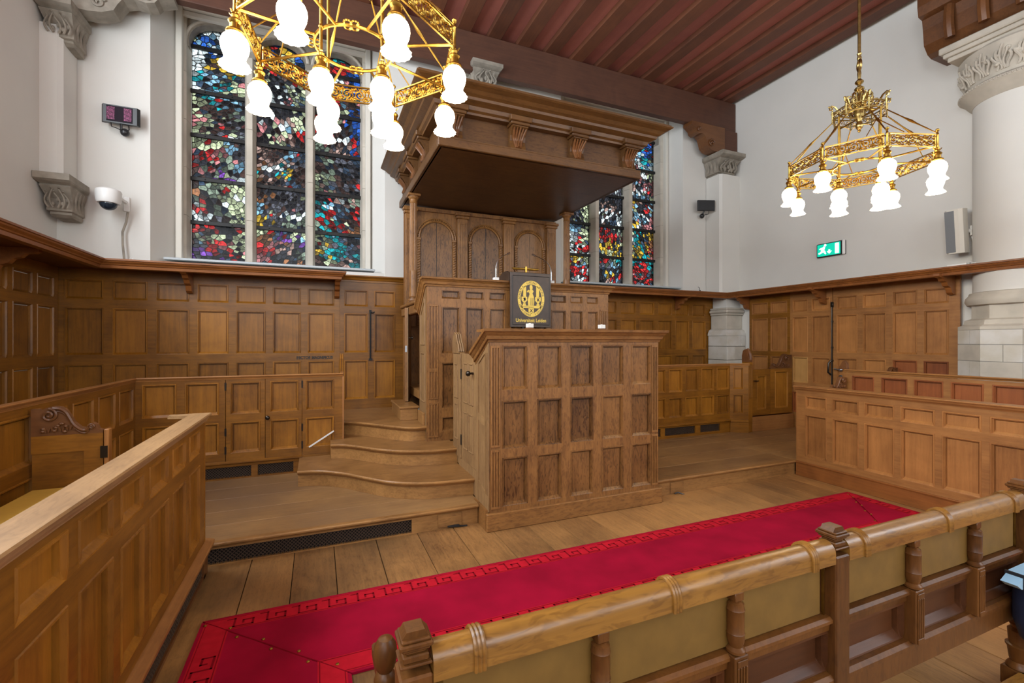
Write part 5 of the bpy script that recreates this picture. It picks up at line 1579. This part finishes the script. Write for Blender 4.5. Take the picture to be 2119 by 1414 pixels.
def scroll_panel():
    side = 2 * RO * math.sin(PI / 8) - 0.036
    h = 0.100
    mb = MB()
    for zz in (0, h):
        mb.box(-side / 2, side / 2, -0.005, 0.005, zz - 0.004, zz + 0.004)
    for xx_ in (-side / 2 + 0.004, side / 2 - 0.004):
        mb.box(xx_ - 0.004, xx_ + 0.004, -0.004, 0.004, 0, h)
    n = 5
    for k in range(n):
        cx_ = -side / 2 + side * (k + 0.5) / n
        s_ = 1 if k % 2 == 0 else -1
        cz_ = h * 0.5
        mb.tube(spiral(cx_, cz_, h * 0.40, 0.006, PI / 2 * s_, 1.9 * s_, 26), 0.0050, 4)
        mb.tube([(cx_ - side / n * 0.5, 0, cz_ - s_ * h * 0.35), (cx_ - side / n * 0.2, 0, cz_ + s_ * h * 0.05), (cx_ + side / n * 0.1, 0, cz_ + s_ * h * 0.42)], 0.004, 4)
        for (dx, dz) in ((-0.45, 0.30), (-0.45, -0.30), (0.42, 0.32), (0.42, -0.32), (0, 0)):
            mb.sphere((cx_ + dx * side / n, 0, cz_ + dz * h), 0.0085, 6, 4)
        for q in (-1, 1):
            mb.tube(spiral(cx_ + q * side / n * 0.38, cz_ + q * s_ * h * 0.25, h * 0.18, 0.004, 0, 1.4 * q, 12), 0.0036, 4)
            mb.tube(spiral(cx_ + q * side / n * 0.38, cz_ - q * s_ * h * 0.28, h * 0.15, 0.004, PI, -1.3 * q, 10), 0.0034, 4)
    return mb.mesh('lattice_panel', brass, True)


PANEL_ME = scroll_panel()
ru = 0.21


def small_panel():
    side = 2 * ru * math.sin(PI / 8) - 0.01; h = 0.06
    mb = MB()
    for zz in (0, h): mb.box(-side / 2, side / 2, -0.004, 0.004, zz - 0.004, zz + 0.004)
    for k in range(3):
        cx_ = -side / 2 + side * (k + 0.5) / 3
        mb.tube(spiral(cx_, h / 2, h * 0.42, 0.004, 0, 1.6 * (1 if k % 2 else -1), 16), 0.0038, 4)
    mb.tube([(side / 2 * math.cos(PI * i / 10), 0, -0.004 - 0.03 + 0.03 * math.sin(PI * i / 10)) for i in range(11)], 0.004, 4)
    return mb.mesh('crown_panel', brass_d, True)


SP_ME = small_panel()
post_me = MB().lathe([(0.006, -0.02), (0.011, -0.01), (0.008, 0.0), (0.010, 0.01), (0.0085, 0.02), (0.0085, 0.10), (0.011, 0.105), (0.008, 0.112), (0.006, 0.125), (0.013, 0.135), (0.014, 0.142), (0.008, 0.150), (0.001, 0.152)], 0, 0, 0, 12)
for a in range(4):
    an = a * PI / 2
    post_me.tube([(0.0, 0, -0.01), (0.02 * math.cos(an), 0.02 * math.sin(an), -0.018), (0.028 * math.cos(an), 0.028 * math.sin(an), -0.006)], 0.004, 4)
post_me = post_me.mesh('ring_post', brass, True)
zL = 2.98


def chandelier(cx_, cy_, phase, label, inner=-0.39):
    """origin at the lamp level below the centre; everything hangs from the ceiling rod"""
    t = thing('brass_chandelier', label, 'chandelier', (cx_, cy_, zL), rotz=phase)
    part('ceiling_rod', MB().lathe([(0.013, 1.25), (0.013, 3.29)], 0, 0, 0, 12).lathe([(0.05, 3.24), (0.06, 3.26), (0.03, 3.29)], 0, 0, 0, 14).lathe([(0.013, 1.25), (0.020, 1.24), (0.013, 1.22), (0.02, 1.20), (0.014, 1.18)], 0, 0, 0, 12), brass_d, t, smooth=True)
    part('hook_loop', MB().tube([(0.035 * math.cos(2 * PI * i / 16), 0, 1.135 + 0.048 * math.sin(2 * PI * i / 16)) for i in range(16)], 0.012, 8, closed=True), brass_d, t, smooth=True)
    part('stem', MB().lathe([(0.012, 1.09), (0.016, 1.06), (0.012, 1.01), (0.034, 0.985), (0.034, 0.975), (0.014, 0.955), (0.014, 0.945), (0.038, 0.925), (0.038, 0.91), (0.016, 0.89), (0.014, 0.86), (0.024, 0.84), (0.018, 0.80), (0.030, 0.775), (0.040, 0.745), (0.036, 0.72), (0.042, 0.69), (0.038, 0.66), (0.020, 0.63), (0.022, 0.61), (0.028, 0.595), (0.030, 0.58), (0.024, 0.56), (0.010, 0.545), (0.014, 0.535), (0.002, 0.52)], 0, 0, 0, 18), brass_d, t, smooth=True)
    zu = 0.62
    for i in range(8):
        a = -PI / 4 * i
        am = a + PI / 8
        v = (RO * math.cos(a), RO * math.sin(a))
        apo = RO * math.cos(PI / 8)
        part('lattice_panel', PANEL_ME, None, t, loc=(apo * math.cos(am), apo * math.sin(am), 0.178), rot=(0, 0, am + PI / 2))
        part('ring_post', post_me, None, t, loc=(v[0], v[1], 0.175))
        part('lamp_holder', holder_me, None, t, loc=(v[0], v[1], -0.045))
        part('glass_shade', globe_me, None, t, loc=(v[0], v[1], -0.01))
        apu = ru * math.cos(PI / 8)
        part('crown_panel', SP_ME, None, t, loc=(apu * math.cos(am), apu * math.sin(am), zu + 0.045), rot=(0, 0, am + PI / 2))
        u = (ru * math.cos(a), ru * math.sin(a))
        part('crown_post', MB().lathe([(0.006, -0.01), (0.007, 0.09), (0.010, 0.10), (0.004, 0.11), (0.007, 0.125), (0.003, 0.14), (0.001, 0.15)], u[0], u[1], zu + 0.02, 8), brass_d, t, smooth=True)
        br = MB()
        P0 = Vector((u[0], u[1], zu + 0.02)); P1 = Vector((v[0], v[1], 0.29))
        pts = [P0.lerp(P1, q / 10) for q in range(11)]
        rad = [0.005, 0.005, 0.006, 0.005, 0.007, 0.012, 0.007, 0.005, 0.006, 0.004, 0.004]
        br.tube(pts, rad, 6)
        if i % 2 == 0:
            for q in (-1, 1):
                a2 = a + q * PI / 8 * 0.6
                br.tube([P0.lerp(P1, 0.45), (RO * 0.96 * math.cos(a2), RO * 0.96 * math.sin(a2), 0.285)], 0.004, 5)
        part('brace', br, brass, t, smooth=True)
        sp_ = MB().tube([(0.20 * math.cos(a), 0.20 * math.sin(a), 0.21), (v[0] * 0.98, v[1] * 0.98, 0.19)], 0.0075, 6)
        part('spoke', sp_, brass, t, smooth=True)
        # leafy scroll on the crown
        if True:
            sc = MB()
            def R(r_, z_): return (r_ * math.cos(a), r_ * math.sin(a), z_)
            sc.tube([R(0.03, 0.80), R(0.055, 0.86), R(0.085, 0.865), R(0.105, 0.83), R(0.10, 0.79), R(0.085, 0.76), R(0.095, 0.72), R(0.13, 0.715), R(0.16, 0.74), R(0.185, 0.78), R(0.215, 0.80), R(0.235, 0.785), R(0.23, 0.76), R(0.21, 0.76)], [0.0075] * 5 + [0.0085] * 5 + [0.006] * 4, 5)
            for (r_, z_, s_) in ((0.075, 0.81, 0.026), (0.125, 0.755, 0.024), (0.06, 0.73, 0.022), (0.215, 0.782, 0.012)):
                sc.tube([R(r_ + s_ * (1 - q / 14) * math.cos(q * 0.7), z_ + s_ * (1 - q / 14) * math.sin(q * 0.7)) for q in range(12)], 0.005, 5)
            for (r_, z_) in ((0.05, 0.88), (0.10, 0.80), (0.18, 0.735), (0.235, 0.79)):
                sc.sphere(R(r_, z_), 0.009, 6, 4)
            part('crown_scroll', sc, brass_d, t, smooth=True)
    # inner ring with quatrefoil ornaments
    ir = MB().tube([(0.20 * math.cos(2 * PI * i / 32), 0.20 * math.sin(2 * PI * i / 32), 0.21) for i in range(32)], 0.009, 6, closed=True)
    part('inner_ring', ir, brass, t, smooth=True)
    for k in range(4):
        a = inner + k * PI / 2 + PI / 4
        q_ = MB()
        for m in range(4):
            b_ = m * PI / 2 + PI / 4
            P = [(0.20 * math.cos(a) + (0.024 * math.cos(b_) + 0.018 * math.cos(s_ * 0.63)) * math.sin(a) * 1.0 + (0.024 * math.sin(b_) + 0.018 * math.sin(s_ * 0.63)) * math.cos(a),
                  0.20 * math.sin(a) - (0.024 * math.cos(b_) + 0.018 * math.cos(s_ * 0.63)) * math.cos(a) + (0.024 * math.sin(b_) + 0.018 * math.sin(s_ * 0.63)) * math.sin(a),
                  0.21) for s_ in range(10)]
            q_.tube(P, 0.0055, 5, closed=True)
        part('quatrefoil', q_, brass, t, smooth=True)
    # inner lamps on long rods
    for k in range(4):
        a = inner + k * PI / 2
        x_, y_ = ru * math.cos(a), ru * math.sin(a)
        part('lamp_rod', MB().tube([(x_, y_, zu + 0.03), (x_, y_, 0.09)], 0.0085, 8).sphere((x_, y_, 0.21), 0.014, 8, 6).sphere((x_, y_, 0.40), 0.010, 8, 6), brass, t, smooth=True)
        part('lamp_holder', holder_me, None, t, loc=(x_, y_, -0.125))
        part('glass_shade', globe_me, None, t, loc=(x_, y_, -0.09))
    cross = MB()
    for k in range(2):
        a = inner + k * PI / 2
        cross.tube([(ru * math.cos(a), ru * math.sin(a), zu + 0.03), (-ru * math.cos(a), -ru * math.sin(a), zu + 0.03)], 0.007, 6)
    part('crown_cross', cross, brass_d, t, smooth=True)
    return t


chandelier(0.184, 2.64, -2.102, 'brass chandelier hanging in front of the left stained glass window')
chandelier(4.55, 2.62, -2.298, 'brass chandelier hanging before the right wall on a long rod', inner=-1.10)

# ================================================================== LECTERN, MICROPHONES, SMALL THINGS
LE = thing('lectern', 'dark lectern board with gold university seal on the upper pulpit', 'lectern', (2.045, 4.87, 1.76))
part('front_board', MB().box(0, 0.525, 0, 0.03, 0, 0.64, c=0.004), board_d, LE)
rm = MB()
P = [(0.025, 0.03), (0.50, 0.03), (0.50, 0.60), (0.025, 0.60)]
for i in range(4):
    rm.tube([(P[i][0], -0.001, P[i][1]), (P[(i + 1) % 4][0], -0.001, P[(i + 1) % 4][1])], 0.003, 4)
part('board_line', rm, iron, LE)
part('side_board', MB().prism([(0.03, 0.54), (0.03, 0.63), (0.10, 0.66), (0.22, 0.66), (0.42, 0.58), (0.42, 0.545)], 0, -0.01, 0.01), board_d, LE)
part('side_board', MB().prism([(0.03, 0.54), (0.03, 0.64), (0.24, 0.66), (0.42, 0.56), (0.42, 0.545)], 0, 0.515, 0.535), board_d, LE)
part('top_slope', MB().prism([(0.03, 0.62), (0.03, 0.645), (0.42, 0.56), (0.42, 0.54)], 0, 0.0, 0.525), board_d, LE)
em = thing('x', '', '', (0, 0, 0)); bpy.data.objects.remove(em)
# the seal: an oval ring with lettering, a robed figure between two pillars, two shields, a base and a third shield
se = MB(); cx_, cz_ = 0.262, 0.335; ax, az = 0.172, 0.212
n = 48
for (r0, r1) in ((0.80, 1.0),):
    vs = []
    for i in range(n):
        a = 2 * PI * i / n
        for r_ in (r0, r1):
            for y_ in (-0.003, 0.0):
                rr = r_
                vs.append((cx_ + ax * rr * math.cos(a), y_, cz_ + az * rr * math.sin(a)))
    fs = []
    for i in range(n):
        j = (i + 1) % n
        a0, b0 = 4 * i, 4 * j
        fs += [(a0, b0, b0 + 2, a0 + 2), (a0 + 2, b0 + 2, b0 + 3, a0 + 3), (a0 + 1, a0, b0, b0 + 1)]
    se.add(vs, fs)


def sx(pts, y0=-0.003, y1=0.0):
    se.prism([(cx_ + ax * p[0], cz_ + az * p[1]) for p in pts], 1, y0, y1)


sx([(-0.72, -0.52), (0.72, -0.52), (0.76, -0.38), (-0.76, -0.38)])                      # base slab
for q in (-1, 1):
    sx([(q * 0.38, -0.02 + 0.12), (q * 0.60, 0.12), (q * 0.60, 0.56), (q * 0.46, 0.72), (q * 0.38, 0.66)])   # pillar top
    sx([(q * 0.30, 0.10), (q * 0.72, 0.10), (q * 0.72, -0.10), (q * 0.51, -0.28), (q * 0.30, -0.10)])          # shield
    sx([(q * 0.38, -0.39), (q * 0.66, -0.39), (q * 0.58, -0.24), (q * 0.44, -0.24)])
sx([(-0.20, -0.50), (0.20, -0.50), (0.20, -0.74), (0.0, -0.84), (-0.20, -0.74)])          # lower shield
sx([(-0.22, -0.39), (0.18, -0.39), (0.24, -0.10), (0.20, 0.10), (0.10, 0.30), (0.18, 0.42), (0.08, 0.52), (-0.10, 0.50), (-0.20, 0.38), (-0.12, 0.26), (-0.26, -0.05)])   # robed body
sx([(-0.09, 0.50), (0.07, 0.50), (0.11, 0.60), (0.08, 0.74), (-0.02, 0.78), (-0.11, 0.72), (-0.12, 0.60)])   # head with helmet
sx([(-0.12, 0.40), (-0.30, 0.34), (-0.32, 0.42), (-0.18, 0.50)])                            # arm
part('seal', se, emblem, LE)
dk_ = MB()
def dx_(pts): dk_.prism([(cx_ + ax * p[0], cz_ + az * p[1]) for p in pts], 1, -0.0045, -0.003)
for q in (-0.08, 0.02, 0.10): dx_([(q, -0.36), (q + 0.02, -0.36), (q + 0.06, 0.05), (q + 0.04, 0.05)])
dx_([(-0.62, 0.02), (-0.45, -0.12), (-0.40, -0.06), (-0.52, 0.06)]); dx_([(-0.50, 0.06), (-0.40, 0.04), (-0.52, -0.16), (-0.58, -0.12)])
dx_([(0.40, 0.04), (0.46, 0.04), (0.64, -0.12), (0.58, -0.14)]); dx_([(0.58, 0.06), (0.64, 0.06), (0.46, -0.14), (0.42, -0.10)])
dx_([(-0.12, -0.56), (-0.07, -0.56), (0.12, -0.74), (0.07, -0.76)]); dx_([(0.12, -0.56), (0.07, -0.56), (-0.12, -0.74), (-0.07, -0.76)])
dx_([(-0.70, -0.44), (0.20, -0.44), (0.20, -0.452), (-0.70, -0.452)])
part('seal_detail', dk_, board_d, LE)
ring = 'ACADEMIA \u00b7 LUGDUNO \u00b7 BATAVA \u00b7 LIBERTATIS \u00b7 PRAESIDIUM \u00b7 '
for i, chh in enumerate(ring):
    if chh == ' ': continue
    a = PI - 2 * PI * i / len(ring) + 0.0
    px_, pz_ = cx_ + ax * 0.90 * math.cos(a), cz_ + az * 0.90 * math.sin(a)
    rot = math.atan2(math.sin(a) / az, math.cos(a) / ax) - PI / 2
    o = text('seal_letter', chh, 0.034, (px_ - 0.010 * math.cos(rot) + 0.011 * math.sin(rot), -0.0032, pz_ - 0.010 * math.sin(rot) - 0.011 * math.cos(rot)), (PI / 2, -rot, 0), board_d, LE, ext=0.0006)
text('lettering', 'Universiteit Leiden', 0.060, (0.262, -0.001, 0.062), (PI / 2, 0, 0), emblem, LE, ext=0.001, align='CENTER', bold=0.0008, sx=0.86)
part('stand_foot', MB().box(0.15, 0.17, 0.0, 0.03, -0.05, 0.0).box(0.22, 0.24, 0, 0.03, -0.05, 0), iron, LE)

lp = thing('reading_lamp', 'brass tube reading lamp on top of the lectern', 'lamp', (2.07, 4.88, 2.40))
part('lamp_tube', MB().tube([(0, 0, 0.045), (0.34, 0, 0.045)], 0.010, 10), brass, lp, smooth=True)
part('lamp_arm', MB().box(0.165, 0.185, -0.012, 0.02, 0.0, 0.072, c=0.003), brass, lp)
part('lamp_slot', MB().tube([(0.01, 0, 0.030), (0.32, 0, 0.030)], 0.005, 6), brass_d, lp)


def mic(x, y, z, tip, label):
    t = thing('gooseneck_microphone', label, 'microphone', (x, y, z))
    part('base_block', MB().box(-0.032, 0.032, -0.028, 0.028, 0.0, 0.038, c=0.005), whitep, t)
    part('stem', MB().tube([(0, 0, 0.036), (0, 0, 0.14)], 0.010, 8), steel, t, smooth=True)
    P = [Vector((0, 0, 0.14)), Vector((0, 0, 0.20)), Vector((tip[0] * 0.15, 0, 0.26)), Vector((tip[0] * 0.5, 0, tip[1] * 0.9)), Vector((tip[0], 0, tip[1]))]
    pts = []
    for i in range(13):
        u = i / 12
        q = [Vector(p) for p in P]
        while len(q) > 1: q = [q[k].lerp(q[k + 1], u) for k in range(len(q) - 1)]
        pts.append(q[0])
    part('gooseneck', MB().tube(pts, 0.0045, 6), steel, t, smooth=True)
    d = (pts[-1] - pts[-2]).normalized()
    part('capsule', MB().tube([pts[-1], pts[-1] + d * 0.04], [0.011, 0.010], 8), steel, t, smooth=True)


mic(1.915, 5.0, 2.302, (0.14, 0.32), 'left gooseneck microphone on the upper pulpit rim')
mic(2.64, 5.0, 2.302, (-0.22, 0.33), 'right gooseneck microphone on the upper pulpit rim')
for (x, lab) in ((1.72, 'white button box below the lectern on the lower pulpit'), (2.47, 'white button box near the right end of the lower pulpit')):
    t = thing('button_box', lab, 'box', (x, 3.66, 1.705))
    part('foot', MB().lathe([(0.040, 0), (0.040, 0.006), (0.034, 0.012)], 0, 0, 0, 14), dark_h, t)
    part('box_body', MB().box(-0.028, 0.028, -0.024, 0.024, 0.012, 0.048, c=0.003).box(-0.008, 0.008, -0.006, 0.006, 0.048, 0.052), whitep, t)

# LED wall display at the left, dome camera, small device at the right
DP = thing('led_display', 'black wall display with dim red rows of text on the left wall', 'display', (-2.07, 6.66, 4.03), rotz=0.0)
part('housing', MB().prism([(-0.175, -0.075), (-0.155, -0.105), (0.155, -0.105), (0.175, -0.075), (0.175, -0.06), (-0.175, -0.06)], 2, 0.05, 0.25), blackp, DP)
part('screen', MB().box(-0.125, 0.115, -0.108, -0.105, 0.065, 0.238), ledpane, DP)
tx = MB()
random.seed(8)
for r_ in range(10):
    for (a, b) in ((-0.12, -0.05), (0.035, 0.105)):
        x = a
        while x < b:
            w_ = random.uniform(0.005, 0.014)
            tx.box(x, min(x + w_, b), -0.1092, -0.108, 0.085 + r_ * 0.0145, 0.0925 + r_ * 0.0145)
            x += w_ + 0.004
part('text_rows', tx, ledred, DP, kind='stuff')
part('wall_mount', MB().tube([(0, -0.075, 0.06), (0.0, -0.07, 0.0), (0.02, 0, -0.02)], 0.013, 8).sphere((0.02, -0.03, -0.02), 0.045, 12, 8), blackp, DP, smooth=True)
part('wire', MB().tube([(-0.09, -0.08, 0.055), (-0.085, -0.085, 0.01), (-0.04, -0.08, 0.0), (0, -0.05, -0.01)], 0.005, 6).tube([(0.07, -0.08, 0.055), (0.075, -0.08, 0.0), (0.04, -0.05, -0.015)], 0.006, 6), blackp, DP, smooth=True)
DC = thing('dome_camera', 'white dome security camera on the left wall above the shelf', 'camera', (-2.14, 6.45, 3.03))
part('camera_housing', MB().lathe([(0.03, 0.265), (0.08, 0.262), (0.11, 0.245), (0.118, 0.225), (0.112, 0.13), (0.100, 0.10), (0.082, 0.098)], 0, 0, 0, 24), whitep, DC, smooth=True)
part('camera_dome', MB().sphere((0, 0, 0.10), 0.080, 20, 10, 0.95), dome, DC, smooth=True)
part('wall_arm', MB().tube([(0, 0, 0.20), (0.06, 0.12, 0.20), (0.09, 0.24, 0.18)], 0.02, 8).box(0.06, 0.12, 0.225, 0.25, 0.08, 0.25, c=0.006), whitep, DC, smooth=True)
single('grey_cable', MB().tube([(-2.02, 6.62, 3.09), (-2.04, 6.64, 2.98), (-2.075, 6.64, 2.86), (-2.07, 6.63, 2.72), (-2.05, 6.62, 2.50)], 0.012, 6), stone,
       'thick grey cable hanging from the dome camera to the shelf', 'cable', smooth=True)
jb = thing('junction_box', 'small white junction box with wires on the left shelf under the camera', 'box', (-2.02, 6.55, 2.49))
part('box_body', MB().box(-0.03, 0.03, -0.02, 0.02, 0, 0.035, c=0.004), whitep, jb)
part('wires', MB().tube([(0.03, 0, 0.02), (0.05, 0, 0.07), (0.07, 0, 0.05), (0.08, 0, 0.0)], 0.005, 5), whitep, jb, smooth=True)
RD = thing('wall_screen', 'small black screen on a swivel arm on the right part of the back wall', 'screen', (6.74, 6.60, 3.95), rotz=-0.35)
part('housing', MB().box(-0.165, 0.165, -0.12, -0.08, 0.09, 0.29, c=0.008), blackp, RD)
part('swivel_arm', MB().tube([(0.0, -0.08, 0.16), (-0.03, -0.05, 0.06), (-0.03, 0.05, 0.02)], 0.014, 8).sphere((-0.03, 0.0, 0.02), 0.045, 12, 8), blackp, RD, smooth=True)
part('wire', MB().tube([(0.06, -0.09, 0.10), (0.06, -0.08, 0.04), (0.0, -0.03, 0.03)], 0.006, 6), blackp, RD, smooth=True)
single('black_cable', MB().tube([(6.55, 6.6, 2.49), (6.60, 6.58, 2.53), (6.64, 6.58, 2.56), (6.68, 6.6, 2.49)], 0.006, 6).tube([(6.62, 6.58, 2.54), (6.62, 6.58, 2.60), (6.60, 6.6, 2.62)], 0.005, 5), blackp,
       'thin black wire ends standing on the right part of the shelf', 'cable', smooth=True)
# exit sign
EX = thing('exit_sign', 'lit green emergency exit sign on the right wall', 'sign', (7.36, 4.85, 2.90), rotz=-PI / 2)
part('sign_case', MB().box(0, 0.42, -0.03, 0.02, 0.02, 0.235, c=0.008), blackp, EX)
part('sign_face', MB().box(0.018, 0.365, -0.034, -0.030, 0.035, 0.22), green, EX)
part('end_cap', MB().box(0.385, 0.425, -0.04, 0.0, 0.015, 0.24, c=0.012), whitep, EX)
pg = MB()
pg.box(0.29, 0.345, -0.037, -0.034, 0.05, 0.205)                                     # doorway
for P in ([(0.19, 0.135), (0.215, 0.135), (0.215, 0.16), (0.24, 0.16), (0.2025, 0.20), (0.165, 0.16), (0.19, 0.16)],):
    pg.prism([(p[0], 0.26 - p[1]) for p in P], 1, -0.037, -0.034)                      # arrow
pg.prism([(0.075, 0.10), (0.12, 0.12), (0.14, 0.17), (0.115, 0.185), (0.08, 0.15)], 1, -0.037, -0.034)   # runner
pg.prism([(0.03, 0.085), (0.05, 0.07), (0.12, 0.10), (0.115, 0.125)], 1, -0.037, -0.034)
pg.prism([(0.11, 0.10), (0.14, 0.06), (0.155, 0.065), (0.135, 0.12)], 1, -0.037, -0.034)
pg.prism([(0.045, 0.155), (0.06, 0.14), (0.09, 0.155), (0.085, 0.17)], 1, -0.037, -0.034)
pg.lathe([(0.018, -0.037), (0.018, -0.034)], 0.14, 0, 0.20, 12, 1)
part('pictogram', pg, exitw, EX)
# loudspeaker
SPK = thing('loudspeaker', 'beige column loudspeaker tilted on the right wall', 'loudspeaker', (7.30, 3.03, 2.66))
bx_ = part('cabinet', MB().prism([(-0.02, -0.07), (-0.13, -0.07), (-0.16, -0.04), (-0.16, 0.07), (-0.13, 0.10), (-0.02, 0.09)], 2, 0.02, 0.55), cream, SPK, rot=(0.0, -0.10, 0))
part('front_grille', MB().prism([(-0.132, -0.0), (-0.165, -0.0), (-0.165, 0.09), (-0.132, 0.10)], 2, 0.035, 0.535), greyp, SPK, rot=(0.0, -0.10, 0))
part('bracket', MB().box(-0.02, 0.08, -0.09, -0.07, 0.22, 0.34, c=0.004).lathe([(0.025, -0.09), (0.025, -0.06)], 0.0, 0, 0.28, 12, 1), whitep, SPK)
single('white_cable', MB().tube([(7.27, 2.93, 2.86), (7.25, 2.90, 2.74), (7.24, 2.89, 2.60), (7.24, 2.90, 2.50)], 0.012, 6).tube([(7.22, 2.95, 2.50), (7.15, 2.90, 2.54), (7.12, 2.80, 2.50)], 0.008, 6), whitep,
       'white cable looping from the loudspeaker down to the shelf', 'cable', smooth=True)
single('cable_box', MB().box(7.05, 7.10, 2.90, 3.08, 2.49, 2.525, c=0.005), whitep, 'flat white connection box on the shelf under the loudspeaker', 'box')
single('wall_hook', MB().box(1.19, 1.24, 6.66, 6.70, 4.62, 4.80, c=0.006).tube([(1.215, 6.66, 4.72), (1.18, 6.60, 4.76), (1.20, 6.56, 4.82)], 0.012, 6), whitep,
       'small white fixture high on the wall left of the canopy', 'hook', smooth=True)
